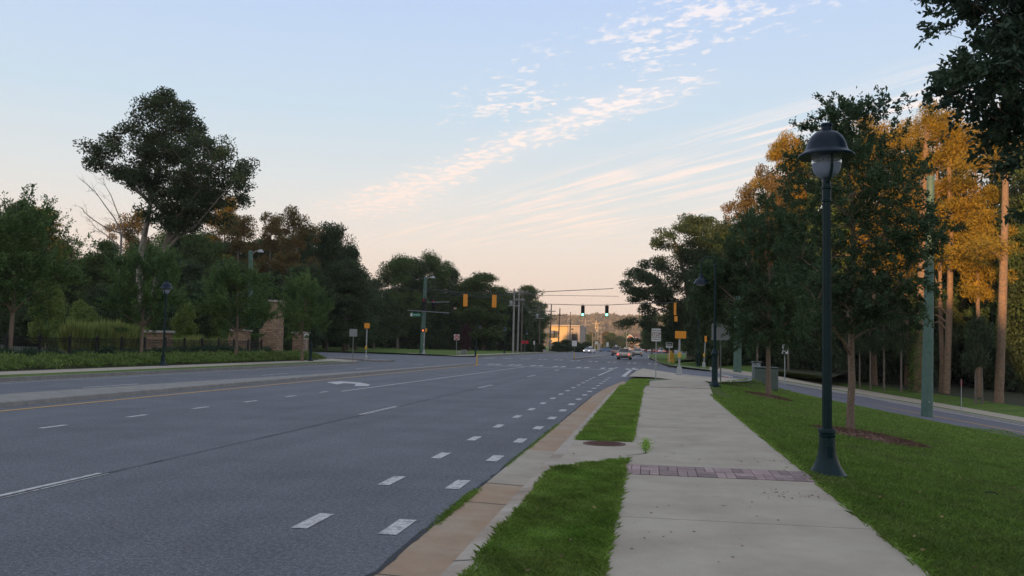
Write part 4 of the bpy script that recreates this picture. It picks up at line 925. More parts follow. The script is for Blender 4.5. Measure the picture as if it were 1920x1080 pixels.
# ------------------------------------------------------------------ vegetation
def unit(a): return a/np.maximum(1e-9, np.linalg.norm(a, axis=1, keepdims=True))
def leafmesh(name, P, D, size, wid, m, parent, rng, hexa=False):
    n = len(P); S = rng.normal(size=(n, 3)); S = unit(np.cross(D, S)); size = np.broadcast_to(size, (n,)).reshape(-1, 1); w = size*wid
    if hexa:
        nrm = np.cross(D, S)*size*.06
        V = np.stack([P, P+D*size*.3+S*w*.5+nrm, P+D*size*.68+S*w*.42+nrm, P+D*size, P+D*size*.68-S*w*.42+nrm, P+D*size*.3-S*w*.5+nrm], 1); k = 6
    else:
        V = np.stack([P, P+D*size*.45+S*w*.5, P+D*size, P+D*size*.45-S*w*.5], 1); k = 4
    Fq = np.arange(n*k).reshape(n, k); return npmesh(name, V, Fq, m, parent)
def crown_points(rng, H_, r, z0, shape, ncl, lobes=.25, shell=.55):
    """cluster centres inside an uneven crown envelope"""
    ph = rng.uniform(0, 6.28, 6); out = []; rad = []
    while len(out) < ncl:
        t = rng.uniform(0, 1)
        if shape == 'oval': e = math.sin(math.pi*min(1, t**.75*.97+.03))**.55
        elif shape == 'broad': e = (1-(1.15*t-.35)**2*1.25)**.5 if abs(1.15*t-.35)*1.118 < 1 else .1
        elif shape == 'cone': e = .25+.8*(1-t)**.7 if t > .12 else .8
        elif shape == 'vase': e = .35+.75*math.sin(math.pi*t**1.25)**.7
        elif shape == 'pine': e = .35+.65*math.sin(math.pi*t)**.6
        a = rng.uniform(0, 6.28)
        e *= 1+lobes*(math.sin(2*a+ph[0]+3*t)*.6+math.sin(3*a+ph[1]-5*t)*.5+math.sin(7*t+ph[2]+a)*.4)
        if rng.uniform() > .35+.65*e: continue
        q = (shell+(1-shell)*rng.uniform())*(rng.uniform()**.35 if rng.uniform() < .8 else rng.uniform())
        out.append((e*r*q*math.cos(a), e*r*q*math.sin(a), z0+(H_-z0)*t)); rad.append(1)
    return np.array(out)
def make_tree(name, label, cat, seed, H_, r, z0, shape, ncl, crad, nleaf, lsize, leaf, bark, tr=.02, lobes=.25, flat=.65, shoots=0, shootlen=1., upb=.3, trunk=None, lw=.55, hexa=False, limbs=9, limbpow=.55, shell=.45, extra=None, limb_r=.4, droop=0.):
    rng = np.random.default_rng(seed); root = empty(name, (0, 0, 0)); tag(root, label, cat)
    C = crown_points(rng, H_-crad*.6, r-crad*.4, z0, shape, ncl, lobes, shell)
    if extra is not None: C = np.concatenate([C, np.array(extra, float)])
    trunk = trunk or [[(0, 0, -.4), (rng.normal()*.02*H_*.3, rng.normal()*.02*H_*.3, H_*.45), (rng.normal()*.02*H_, rng.normal()*.02*H_, H_*.93)]]
    mb = MB(); R0 = H_*tr; tp = []
    for T in trunk:
        P_ = [Vector(q) for q in T]; pts = []
        for a, b in zip(P_, P_[1:]):
            for k_ in range(4): pts.append(a.lerp(b, k_/4)+Vector((rng.normal(), rng.normal(), 0))*R0*.12*(len(pts) > 0))
        pts.append(P_[-1]); n = len(pts); rr = [R0*(1.25 if i == 0 else 1)*(1-.86*(i/(n-1))**1.1) for i in range(n)]
        mb.tube(pts, rr, 9); tp += [(p, q) for p, q in zip(pts, rr)]
    # main limbs reach a few clusters, twigs reach the others
    nodes = []
    idx = rng.permutation(len(C))[:limbs]
    for i in idx:
        c = Vector(C[i]); cand = [(p, q) for p, q in tp if p.z < c.z-.15*(c-p).length and p.z > z0*.55]
        if not cand: cand = tp[1:3]
        p, q = min(cand, key=lambda s: abs((s[0].z)-(c.z-.75*math.hypot(c.x-s[0].x, c.y-s[0].y)))+.15*(c-s[0]).length)
        m1 = p.lerp(c, .45)+Vector((rng.normal()*.04, rng.normal()*.04, -.06+.12*rng.uniform()))*(c-p).length
        pts = [p, p.lerp(m1, .5)+Vector((0, 0, .03*(c-p).length)), m1, m1.lerp(c, .5), c]; q0 = min(q*.7, R0*limb_r*1.2)
        mb.tube(pts, [q0, q0*.8, q0*.6, q0*.38, q0*.15], 6); nodes += [(a, q0*(.6-.1*j)) for j, a in enumerate(pts[1:])]
    allp = nodes+[(p, q*.5) for p, q in tp if p.z > z0]
    A_ = np.array([tuple(p) for p, q in allp])
    for i in range(len(C)):
        d = np.linalg.norm(A_-C[i], axis=1)+np.maximum(0, A_[:, 2]-C[i, 2])*1.5; j = int(np.argmin(d)); p, q = allp[j]; c = Vector(C[i])
        if (c-p).length < .1: continue
        mm = p.lerp(c, .5)+Vector((rng.normal(), rng.normal(), rng.normal()))*.07*(c-p).length
        q1 = min(q*.6, R0*.16); mb.tube([p, mm, c], [q1, q1*.6, q1*.2], 4)
    mb.build('trunk', K[bark], root, True)
    # leaves
    per = nleaf//len(C); Ps = []; Ds = []
    for i in range(len(C)):
        c = C[i]; out = c-np.array([0, 0, z0+(H_-z0)*.35]); out = out/max(1e-6, np.linalg.norm(out)); cr = crad*rng.uniform(.6, 1.25); m_ = int(per*rng.uniform(.6, 1.4)*(cr/crad))
        if shoots:
            k_ = shoots; B0 = c+rng.normal(size=(k_, 3))*cr*np.array([.45, .45, .4]); Dr = unit(rng.normal(size=(k_, 3))*.65+out*.75+np.array([0, 0, upb])); Ln = shootlen*rng.uniform(.5, 1.2, size=(k_, 1))
            w = rng.integers(0, k_, m_); tt = rng.uniform(0, 1, size=(m_, 1)); P = B0[w]+Dr[w]*tt*Ln[w]; P[:, 2] -= droop*(tt[:, 0]**2)*Ln[w][:, 0]; P += rng.normal(size=(m_, 3))*lsize*.45
            D = unit(Dr[w]*.7+rng.normal(size=(m_, 3))*.7-np.array([0, 0, droop]))
        else:
            q = unit(rng.normal(size=(m_, 3)))*(rng.uniform(size=(m_, 1))**.45)*cr; q[:, 2] *= flat; P = c+q
            D = unit(rng.normal(size=(m_, 3))+out*.5)
        Ps.append(P); Ds.append(D)
    P = np.concatenate(Ps); D = np.concatenate(Ds); ok = P[:, 2] > .05; P = P[ok]; D = D[ok]
    leafmesh('crown', P, D, lsize*rng.uniform(.65, 1.3, size=len(P)), lw, K[leaf], root, rng, hexa)
    return root
V_ = {}   # prototypes (placed as the first of their kind)
SPEC = dict(
    oak1=dict(H_=20, r=8, z0=2.2, shape='broad', ncl=130, crad=2.0, nleaf=42000, lsize=.36, leaf='leaf_dark', bark='bark', seed=1),
    oak2=dict(H_=20, r=7.5, z0=2, shape='oval', ncl=130, crad=1.9, nleaf=42000, lsize=.34, leaf='leaf_dark', bark='bark', seed=2),
    oak3=dict(H_=20, r=7, z0=3, shape='broad', ncl=105, crad=1.8, nleaf=34000, lsize=.34, leaf='leaf_mid', bark='bark', seed=3, lobes=.35),
    maple=dict(H_=18, r=5.5, z0=2, shape='oval', ncl=100, crad=1.6, nleaf=36000, lsize=.3, leaf='leaf_mid', bark='bark', seed=4),
    airy=dict(H_=20, r=6, z0=6, shape='vase', ncl=62, crad=1.5, nleaf=19000, lsize=.30, leaf='leaf_olive', bark='bark_pale', seed=5, lobes=.4, limbs=16, flat=.5),
    pine=dict(H_=26, r=4.6, z0=11, shape='pine', ncl=60, crad=1.4, nleaf=30000, lsize=.42, lw=.2, leaf='leaf_pine', bark='bark_pine', seed=6, tr=.0125, flat=.45, lobes=.4, limbs=16, limb_r=.28),
    pine2=dict(H_=26, r=4.2, z0=9, shape='pine', ncl=52, crad=1.4, nleaf=28000, lsize=.42, lw=.2, leaf='leaf_pine', bark='bark_pine', seed=7, tr=.011, flat=.45, lobes=.5, limbs=14, limb_r=.28),
    elm=dict(H_=6.5, r=2.4, z0=1.7, shape='vase', ncl=60, crad=.6, nleaf=36000, lsize=.13, leaf='leaf_elm', bark='bark_young', seed=8, shoots=5, shootlen=1.25, upb=.95, tr=.017, lobes=.2, lw=.42, limbs=8),
    under=dict(H_=7, r=3.6, z0=.4, shape='oval', ncl=60, crad=1.15, nleaf=22000, lsize=.27, leaf='leaf_dark', bark='bark', seed=9, tr=.012),
    under2=dict(H_=6, r=3.0, z0=.5, shape='broad', ncl=50, crad=1.0, nleaf=18000, lsize=.24, leaf='leaf_light', bark='bark_pale', seed=10, tr=.012),
    redt=dict(H_=5, r=2.2, z0=.6, shape='oval', ncl=30, crad=.8, nleaf=6000, lsize=.2, leaf='leaf_red', bark='bark', seed=11, tr=.012),
)
random.seed(11)
def place(kind, px, Y, ytop, wpx, label, name=None, cat='tree', group=None, zadd=0, rz=None, basept=None):
    sp = SPEC[kind]; p = basept or base(px, Y); p = Vector(p); h = at(px, ytop, p.y).z-p.z+zadd; w = wpx/1650*p.y/ math.cos(math.atan2(abs(px-1222), 1650))*1.0
    sz = h/sp['H_']; sxy = w/(2*sp['r'])*.98; rz = random.uniform(0, 6.28) if rz is None else rz
    nm = name or {'pine': 'pine_tree', 'pine2': 'pine_tree', 'under': 'understory_tree', 'under2': 'understory_tree', 'elm': 'young_elm', 'redt': 'small_purple_tree', 'maple': 'maple_tree', 'airy': 'airy_tree'}.get(kind, 'oak_tree')
    if kind not in V_:
        V_[kind] = make_tree(nm, label, cat, **sp); o = V_[kind]; o.location = p; o.rotation_euler = (0, 0, rz); o.scale = (sxy, sxy, sz)
        tag(o, label, cat, group)
    else:
        o = dup(V_[kind], p, rz, (sxy, sxy, sz), label); o.name = nm
        if group: o['group'] = group
        elif 'group' in o: del o['group']
    return o
# --- left side, tall background
GL = 'trees of the wood across the road'
left = [
 ('oak2', 26, 100, 374, 130, 'dark tree with rounded top at the far left of the wood'), ('pine', 62, 108, 385, 95, 'dark pine leaning over the far left treetops'),
 ('oak1', 108, 118, 437, 110, 'low dark oak filling the gap left of the tallest tree'), ('maple', 150, 112, 476, 90, 'shorter green tree at the foot of the sky gap left of the tallest tree'),
 ('maple', 190, 98, 440, 115, 'mid green tree in front and left of the pale double trunk'), ('airy', 240, 125, 388, 95, 'olive tree with sunlit top behind the bare branches'),
 ('pine', 410, 130, 366, 95, 'pine with orange sunlit crown right of the tallest tree'), ('oak3', 365, 112, 430, 120, 'oak under the right side of the tallest tree'), ('airy', 440, 122, 398, 105, 'olive tree with orange tinge and pale forked limbs, right of the tallest tree'),
 ('airy', 498, 120, 392, 95, 'airy tree with sky showing through and pale limbs'), ('airy', 548, 112, 384, 105, 'highest of the airy olive trees with pale forked trunk'),
 ('oak1', 612, 118, 410, 120, 'large dark round-topped oak left of the sky dip'), ('oak2', 652, 124, 455, 110, 'dark oak sloping down to the sky dip'), ('oak2', 565, 132, 425, 120, 'dark oak behind the airy trees'), ('oak1', 480, 140, 440, 130, 'dark oak deep in the wood behind the green mast'),
 ('oak1', 320, 125, 425, 130, 'dark oak behind the leaning pale trunk'), ('oak2', 250, 118, 455, 120, 'dark oak behind the upright pale trunk'), ('oak1', -40, 95, 380, 150, 'dark oak cut by the left edge of the photo'), ('maple', 40, 82, 470, 120, 'green tree low at the left edge behind the fence'),
 ('oak2', 700, 150, 520, 70, 'low dark tree in the dip of the far left skyline'),
 ('oak3', 745, 165, 474, 70, 'dark tree just right of the skyline dip'), ('oak1', 775, 172, 478, 75, 'dark oak behind the green signal mast'), ('oak3', 808, 178, 470, 65, 'tree with orange tipped top right of the green signal mast'),
 ('oak2', 842, 190, 498, 80, 'dark tree behind the left yellow signal'), ('maple', 880, 180, 515, 60, 'dark tree between the two yellow signals'), ('maple', 905, 182, 504, 85, 'round green tree behind the right yellow signal'), ('oak2', 935, 200, 535, 60, 'dark tree behind the pole cluster'), ('maple', 985, 235, 529, 72, 'leafy rounded tree right behind the three poles'), ('oak3', 1008, 260, 560, 34, 'small tree at the right end of the far wood'), ('oak2', 955, 225, 548, 50, 'low tree just left of the pole cluster')]
for k_, px, Y, yt, w, lab in left: place(k_, px, Y, yt, w*(1.1 if px < 690 else 1.55)*(.95 if k_ == 'airy' else 1), lab, group=GL)
# dense lower layer
random.seed(21); cnt = 0
LOWL = 'dark understory trees at the foot of the wood across the road'
for px in range(-40, 1000, 33):
    Y = 74+random.uniform(0, 14) if px < 560 else (132+(px-560)*.14+random.uniform(0, 12))
    yt = random.uniform(520, 575) if px < 560 else random.uniform(560, 590)
    place('under', px+random.uniform(-8, 8), Y, yt, random.uniform(75, 105) if px < 560 else random.uniform(55, 75), 'dark understory tree at the foot of the wood across the road', group=LOWL)
for px in range(-30, 700, 75):
    place('oak1', px, 100+random.uniform(0, 10), random.uniform(470, 510), 150, 'dark oak deep in the wood across the road', group='deep dark oaks across the road')
for px in range(590, 1000, 46):
    place('oak2', px, 152+(px-590)*.15, random.uniform(530, 560) if px < 960 else 575, 75, 'dark oak low in the wood behind the far lawn', group='low oaks behind the far lawn')
for px in range(-30, 700, 58):
    yt = interp([(-30, 400), (100, 455), (170, 470), (230, 430), (400, 405), (560, 410), (640, 440), (700, 540)], px)+random.uniform(10, 40); place(random.choice(['oak1', 'oak2']), px, 128+random.uniform(0, 14), yt, 150, 'dark oak at the back of the wood across the road', group='back oaks across the road')
for px in range(610, 1010, 30):
    place('under', px, 165+(px-590)*.18, random.uniform(600, 615), 60, 'dark thicket tree behind the far lawn', group='thicket behind the far lawn')
for px, Y, yt, w, lab in ((85, 66, 515, 70, 'small light green tree with pale forked trunk behind the fence'), (150, 70, 560, 70, 'light green bush tree behind the fence below the sky gap'), (345, 72, 565, 60, 'light green bush right of the slim street lamp'), (395, 75, 560, 60, 'green bush behind the fence left of the stone wall panel')):
    place('under2', px, Y, yt, w, lab, group=None)
place('redt', 873, 134, 605, 36, 'purple-leaved small tree at the wood edge behind the do not enter sign'); place('redt', 110, 76, 575, 40, 'reddish leaved small tree deep behind the fence at left')
# tallest tree, two pale trunks
p = base(268, 84); sc_ = 84/math.cos(math.atan2(954, 1650))/1650
X_ = lambda px: at(px, 600, p.y).x-p.x
Z_ = lambda py, px=300: at(px, py, p.y).z-p.z
Ht = Z_(166, 300)
ex = []
rg = np.random.default_rng(77)
env = [(172, 276, 300), (190, 232, 345), (215, 225, 372), (240, 205, 385), (262, 182, 425), (285, 172, 452), (310, 165, 468), (330, 185, 474), (352, 240, 455), (372, 255, 430), (392, 250, 410), (408, 270, 370)]
for y_, a_, b_ in env:
    for k_ in range(int((b_-a_)/8.5)+1):
        mg = min(17, (b_-a_)*.3); px = rg.uniform(a_+mg*1.7, b_-mg); dx = X_(px); wv = abs(X_(b_)-X_(a_))/2
        ex.append((dx, rg.uniform(-.8, .8)*wv*.8, Z_(y_+12+rg.uniform(-9, 9), px)))
tag_l = 'tallest tree across the road, dark crown on an upright and a leaning pale trunk'
big = make_tree('tall_tree', tag_l, 'tree', 31, Ht, 1.2, Ht*.6, 'oval', 6, 1.15, 70000, .26, 'leaf_dark', 'bark_pale', tr=.016, flat=.7, extra=ex, limbs=26, limb_r=.35,
    trunk=[[(X_(258), 0, -.5), (X_(258), 0, Z_(480, 258)), (X_(272), .5, Z_(350, 272)), (X_(290), .5, Z_(230, 290))], [(X_(266), 1, -.5), (X_(285), 1, Z_(478, 285)), (X_(318), 1, Z_(390, 318)), (X_(352), 1, Z_(300, 352))]])
big.location = p
# bare branches
t = empty('dead_tree', base(225, 88)); tag(t, 'bare leafless tree with pale curving branches left of the tallest tree', 'tree'); q = t.location; rg = np.random.default_rng(8)
mb = MB(); xx = lambda px, py: Vector((at(px, py, q.y).x-q.x, rg.normal()*.3, at(px, py, q.y).z-q.z))
mb.tube([xx(225, 660), xx(228, 520), xx(232, 440)], [.2, .15, .11], 7)
def bare(pts, r):
    P_ = [xx(*a) for a in pts]; n = len(P_); mb.tube(P_, [r*(1-.8*i/(n-1)) for i in range(n)], 5)
    for _ in range(9):
        k_ = rg.integers(1, n); a = P_[k_-1].lerp(P_[k_], rg.uniform()); d = Vector((-rg.uniform(.5, 2.0), rg.normal()*.6, rg.uniform(-.2, 1.9))); mb.tube([a, a+d*.5+Vector((rg.normal(), 0, rg.normal()))*.15, a+d], [r*.3, r*.2, .008], 4)
        a2 = a+d*.6; mb.tube([a2, a2+Vector((rg.normal()*.7, rg.normal()*.3, rg.uniform(.2, .9)))], [.018, .006], 3)
bare([(232, 440), (205, 428), (180, 415), (160, 398), (152, 388)], .09); bare([(232, 440), (215, 410), (195, 385), (180, 360), (170, 352)], .09); bare([(232, 430), (222, 395), (208, 365), (196, 345), (190, 340)], .07); bare([(230, 470), (200, 440), (178, 428), (160, 405)], .07)
mb.build('trunk', K['bark_pale'], t)
def limbs_(lab, px, Y, py0, forks, r=.16, name='pale_trunk_tree'):
    pass
# pale forked snag between airy trees
# --- young elms across the road
for px, Y, yt, w, lab in ((265, 47, 476, 135, 'young elm with upright feathery shoots left of the slim street lamp'), (444, 55, 509, 140, 'young elm with feathery shoots in front of the tall stone tower'), (567, 62, 526, 112, 'smallest young elm, behind the gooseneck lamp across the road'), (18, 40, 398, 190, 'big young elm with feathery light tips at the left edge'), (-75, 40, 430, 160, 'young elm mostly outside the left edge')):
    sp_ = base(px, Y); place('elm', px, Y, yt, w*1.05, lab)
# --- right side
p = base(1297, 124); X_ = lambda px: at(px, 600, p.y).x-p.x
Z_ = lambda py, px=1290: at(px, py, p.y).z-p.z
rg = np.random.default_rng(78); ex = []
env = [(412, 1262, 1345), (425, 1240, 1362), (440, 1225, 1372), (458, 1212, 1375), (475, 1205, 1378), (492, 1190, 1375), (508, 1178, 1370), (525, 1160, 1365), (540, 1155, 1360), (556, 1170, 1355), (572, 1185, 1340), (588, 1195, 1330), (604, 1190, 1325), (618, 1205, 1320), (632, 1225, 1318)]
for y_, a_, b_ in env:
    for k_ in range(int((b_-a_)/9.5)+1):
        px = rg.uniform(a_+9, b_-3)
        if 1265 < px < 1290 and 430 < y_ < 455: continue
        wv = abs(X_(b_)-X_(a_))/2; ex.append((X_(px), rg.uniform(-.8, .8)*wv, Z_(y_+rg.uniform(-8, 8), px)))
ex += [(X_(1175), 0, Z_(607)), (X_(1183), 1, Z_(603)), (X_(1168), 0, Z_(611)), (X_(1190), 0, Z_(640))]
bo = make_tree('oak_tree', 'big spreading oak with layered limbs at the far right corner of the crossing', 'tree', 32, Z_(406), 1.2, 9, 'oval', 5, 1.35, 95000, .25, 'leaf_dark', 'bark', tr=.032, flat=.5, extra=ex, limbs=34, limb_r=.22,
    trunk=[[(0, 0, -.5), (-.1, 0, Z_(600)), (X_(1285), 0, Z_(520)), (X_(1262), 0, Z_(450))], [(.3, 0, -.5), (.6, 0, Z_(590)), (X_(1318), 0, Z_(500)), (X_(1325), 0, Z_(430))]])
bo.location = p
right = [
 ('oak2', 1262, 175, 560, 70, 'dark oak behind the trunk of the big spreading oak'), ('oak3', 1222, 240, 585, 60, 'low dark tree left behind the big spreading oak'), ('maple', 1212, 300, 612, 30, 'small far tree at the left foot of the big spreading oak'),
 ('under2', 1335, 92, 585, 85, 'light green small tree between the big oak and the gooseneck lamp'), ('airy', 1398, 112, 335, 95, 'tall airy tree with sky between its branches, right of the big oak'), ('oak3', 1370, 118, 430, 100, 'mid tree between the big oak and the airy tree'), ('airy', 1440, 104, 300, 95, 'airy tree left of the lamp head with orange tinged twigs'),
 ('pine2', 1475, 108, 232, 90, 'tall pine left of the street lamp head'), ('oak2', 1500, 112, 255, 120, 'dark tall tree behind the street lamp head'), ('oak3', 1560, 104, 225, 120, 'dark tall tree right behind the street lamp pole'), ('oak1', 1450, 118, 420, 130, 'dark lower oak behind the second young tree'),
 ('pine', 1640, 96, 208, 110, 'tall pine right of the lamp with orange tinted crown'), ('oak3', 1610, 108, 240, 130, 'dark oak in the right wood between lamp and pines'), ('pine2', 1700, 98, 210, 110, 'tall pine with brown orange top, left of the brightest pine'),
 ('pine', 1765, 92, 188, 120, 'brightest sunlit pine with yellow orange crown'), ('pine2', 1835, 90, 215, 120, 'sunlit pine between the two bare red trunks'), ('oak2', 1800, 108, 255, 170, 'dark oak behind the sunlit pines'), ('oak2', 1700, 112, 275, 160, 'dark oak behind the thick green pole'), ('oak2', 1900, 104, 250, 170, 'dark oak at the right edge behind the pines'),
 ('oak3', 1850, 103, 395, 150, 'lower oak with yellow sunlit leaves between the pine trunks'), ('oak3', 1985, 98, 240, 170, 'oak mostly beyond the right edge'), ('maple', 1925, 101, 400, 110, 'leafy tree with yellow leaves at the right edge')]
for k_, px, Y, yt, w, lab in right: place(k_, px, Y, yt, w*1.08, lab, group='trees of the wood on the right')
# bare-trunked pines that show their trunks
def trunk_pine(pts, r, seed, lab, crown, ivy=False, stubs=()):
    """pts: (px,py) up the trunk; crown: list of (px,py,n)"""
    b0 = base(pts[0][0], 74); q = hit(pts[0][0], pts[0][1]); q = b0 if q.length > 200 else q
    t = empty('pine_tree', q); tag(t, lab, 'tree'); rg = np.random.default_rng(seed); Y = q.y
    f = lambda px, py, dy=0: Vector((at(px, py, Y).x-q.x, dy, at(px, py, Y).z-q.z))
    P_ = [Vector((0, 0, -.4))]+[f(*a) for a in pts[1:]]; n = len(P_); mb = MB(); fine = []
    for a, b in zip(P_, P_[1:]): fine += [a.lerp(b, k_/5) for k_ in range(5)]
    fine.append(P_[-1]); m_ = len(fine); mb.tube(fine, [r*(1.15 if i == 0 else 1)*(1-.55*i/(m_-1))*(1+.05*rg.normal()) for i in range(m_)], 12)
    for sb in stubs: mb.tube([f(*a) for a in sb], [.12*r/.3, .08*r/.3, .03][:len(sb)] if len(sb) == 3 else [.1*r/.3, .03], 6)
    Ps = []; Ds = []
    for (px, py, spread) in crown:
        for _ in range(3):
            c = f(px+rg.normal()*spread*.45, py+rg.normal()*spread*.22, rg.normal()*1.4); 
            near = min(fine, key=lambda s: (s-(c-Vector((0, 0, 1)))).length); mb.tube([near, near.lerp(c, .5)+Vector((0, 0, .2)), c], [.07, .05, .015], 5)
            m_ = 520; w = unit(rg.normal(size=(m_, 3)))*(rg.uniform(size=(m_, 1))**.5)*np.array([1.8, 1.8, .85])*rg.uniform(.7, 1.15); Ps.append(np.array(c)+w); Ds.append(unit(rg.normal(size=(m_, 3))+w*.4+np.array([0, 0, .3])))
    mb.build('trunk', K['bark_pine'], t, True)
    P = np.concatenate(Ps); leafmesh('crown', P, np.concatenate(Ds), .34*rg.uniform(.7, 1.2, len(P)), .17, K['leaf_pine'], t, rg)
    if ivy:
        m_ = 2600; tt = rg.uniform(0, 1, m_); zz = tt*P_[1].z*.72; a = rg.uniform(0, 6.28, m_); rr = r*1.08+np.abs(rg.normal(size=m_))*.16
        cx_ = np.interp(zz, [v.z for v in fine], [v.x for v in fine]); P = np.stack([cx_+rr*np.cos(a)-.1, rr*np.sin(a), zz], 1); leafmesh('ivy', P, unit(rg.normal(size=(m_, 3))+np.array([0, 0, -.4])), .17, .8, K['leaf_light'], t, rg)
    return t
trunk_pine([(1722, 735), (1728, 560), (1732, 380), (1738, 250)], .54, 51, 'ivy-clad pine trunk just left of the thick green pole', [(1720, 300, 55), (1745, 250, 50), (1760, 330, 50), (1700, 350, 40)], True, [[(1730, 400), (1722, 380), (1714, 372)]])
trunk_pine([(1774, 738), (1781, 560), (1783, 420), (1779, 300), (1776, 230)], .33, 52, 'slender pine with bare trunk lit orange above and short dead branches', [(1765, 250, 60), (1790, 300, 50), (1800, 395, 42), (1740, 270, 45), (1775, 225, 35)], False, [[(1782, 500), (1800, 485), (1816, 470)], [(1782, 430), (1795, 420)], [(1781, 440), (1770, 428)], [(1777, 590), (1762, 574), (1752, 577)], [(1776, 605), (1755, 590), (1745, 594)], [(1777, 620), (1760, 603), (1748, 606)], [(1783, 385), (1805, 372), (1828, 358)]])
trunk_pine([(1872, 755), (1879, 600), (1884, 420), (1886, 300), (1890, 230)], .40, 53, 'straight bare pine trunk lit orange near the right edge', [(1850, 455, 40), (1895, 470, 45), (1905, 260, 60), (1870, 230, 55), (1860, 300, 50)], False, [[(1885, 450), (1870, 440)], [(1886, 330), (1862, 318), (1845, 322)]])
# fallen-dark lower layer in the right wood
random.seed(31)
for px in range(1330, 2060, 36):
    Y = (90 if px < 1690 else 98)+random.uniform(0, 12); place('under', px, Y, random.uniform(470, 560), random.uniform(100, 140), 'dark understory tree in the wood on the right', group='dark understory trees of the right wood')
for px in range(1340, 2060, 62): place('oak1', px, 116+random.uniform(0, 8), random.uniform(350, 430), 150, 'dark oak deep in the wood on the right', group='deep dark oaks of the right wood')
for px in range(1360, 2060, 50): place('under', px, 126, 560, 130, 'dark understory tree at the back of the right wood', group='back understory of the right wood')
# thin young trunks at the wood edge
SPEC['thin'] = dict(H_=9, r=2.6, z0=3.6, shape='oval', ncl=26, crad=.95, nleaf=7000, lsize=.22, leaf='leaf_dark', bark='bark', seed=12, tr=.02)
for px, Y, yt, w, lab in ((1632, 84, 560, 60, 'pale slim trunk left of three at the right wood edge'), (1658, 84, 540, 60, 'slim dark trunk with a white band, wood edge beyond the lower road'), (1690, 82, 550, 60, 'slim trunk left of the ivy-clad pine'), (1612, 86, 560, 50, 'thin dark trunk leftmost at the wood edge beyond the lower road'), (1830, 80, 590, 70, 'very thin trunk between the two bare pines'), (1842, 79, 580, 60, 'thin trunk with a pale band left of the straight bare pine'), (1347, 82, 600, 40, 'slim pale trunk beside the leaning yellow-topped post'), (1420, 74, 540, 70, 'slim brown trunk behind the grey utility cabinet'), (1478, 88, 520, 60, 'grey trunk behind the stop here on red sign'), (1545, 92, 540, 70, 'slim trunk behind the tall street lamp pole')):
    yb = {1632: 730, 1658: 732, 1690: 736, 1612: 729, 1830: 757, 1842: 758}.get(px); place('thin', px, Y, yt, w, lab, 'slim_tree', basept=hit(px, yb) if yb else None)
# --- near young trees with mulch rings
def mulch(c, a, b_, rz, lab):
    rg = np.random.default_rng(int(c.x*10)); mb = MB(); n = 36; rings = 5; v = [(0, 0, .07)]; 
    for j in range(1, rings+1):
        for i in range(n):
            th = 2*math.pi*i/n; k_ = 1+.09*math.sin(3*th+1)+.06*math.sin(7*th); x = a*k_*j/rings*math.cos(th); y = b_*k_*j/rings*math.sin(th); X = c.x+x*math.cos(rz)-y*math.sin(rz); Yw = c.y+x*math.sin(rz)+y*math.cos(rz)
            v.append((X-c.x, Yw-c.y, gz(X, Yw)-c.z+(.09*(1-(j/rings)**2)+.012 if j < rings else -.01)))
    f = [(0, 1+i, 1+(i+1) % n) for i in range(n)]+[(1+j*n+i, 1+(j+1)*n+i, 1+(j+1)*n+(i+1) % n, 1+j*n+(i+1) % n) for j in range(rings-1) for i in range(n)]
    o = mb.add(v, f).build('mulch_bed', K['mulch'], None, True); o.location = c; tag(o, kind='structure')
    m_ = 5000; th = rg.uniform(0, 6.28, m_); q = np.sqrt(rg.uniform(0, 1, m_))*1.03; x = a*q*np.cos(th); y = b_*q*np.sin(th); X = c.x+x*math.cos(rz)-y*math.sin(rz); Yw = c.y+x*math.sin(rz)+y*math.cos(rz)
    Z = np.array([gz(X[i], Yw[i]) for i in range(m_)])+.09*np.maximum(0, 1-q**2)+.012
    D = unit(rg.normal(size=(m_, 3))*np.array([1, 1, .25])); o2 = leafmesh('mulch_straw', np.stack([X, Yw, Z], 1), D, .09, .16, K['mulch'], None, rg); tag(o2, kind='stuff')
t1 = base(1594, 22.5); t2 = base(1441, 38.5)
mulch(t1+Vector((.3, -.6, 0)), 1.25, 1.5, 0, ''); mulch(t2, .95, 1.3, 0, '')
h1 = at(1594, 170, t1.y).z-t1.z
def cl_near(p, pts, rg, dy, left=0):
    return [(at(px+rg.normal()*4, py, p.y).x-p.x, rg.uniform(-1 if px > left else .3, 1)*dy, at(px, py+rg.normal()*5, p.y).z-p.z) for px, py in pts]
rg = np.random.default_rng(90); pts = []
env = [(215, 1570, 1600), (235, 1545, 1650), (258, 1525, 1665), (290, 1505, 1690), (320, 1485, 1715), (360, 1478, 1728), (400, 1476, 1735), (440, 1480, 1745), (480, 1482, 1738), (520, 1488, 1730), (555, 1498, 1712), (590, 1515, 1690)]
for y_, a_, b_ in env:
    for k_ in range(int((b_-a_)/10.5)+1): pts.append((rg.uniform(a_, b_), y_+rg.uniform(-18, 18)))
y1 = make_tree('young_tree', 'nearest young tree on the slope behind the tall street lamp, in a mulch bed', 'tree', 41, h1, .5, h1*.35, 'oval', 3, .40, 68000, .080, 'leaf_young', 'bark_young', tr=.0115, shoots=5, shootlen=.42, upb=.25, extra=cl_near(t1, pts, rg, 1.5), limbs=26, limb_r=.45, lw=.5, trunk=[[(0, 0, -.1), (.03, 0, h1*.3), (.1, .05, h1*.6), (-.1, 0, h1*.93)]])
y1.location = t1
mbx = MB(); 
for a_ in ([(1600, 632), (1590, 625), (1572, 628)], [(1600, 636), (1618, 624), (1640, 612)]):
    P_ = [Vector((at(x, y, t1.y).x-t1.x, 0, at(x, y, t1.y).z-t1.z)) for x, y in a_]; mbx.tube([Vector((.05, 0, P_[0].z))]+P_[1:], [.035, .025, .012], 6)
mbx.build('low_branch', K['bark_young'], y1, True)
h2 = at(1441, 372, t2.y).z-t2.z; pts = []
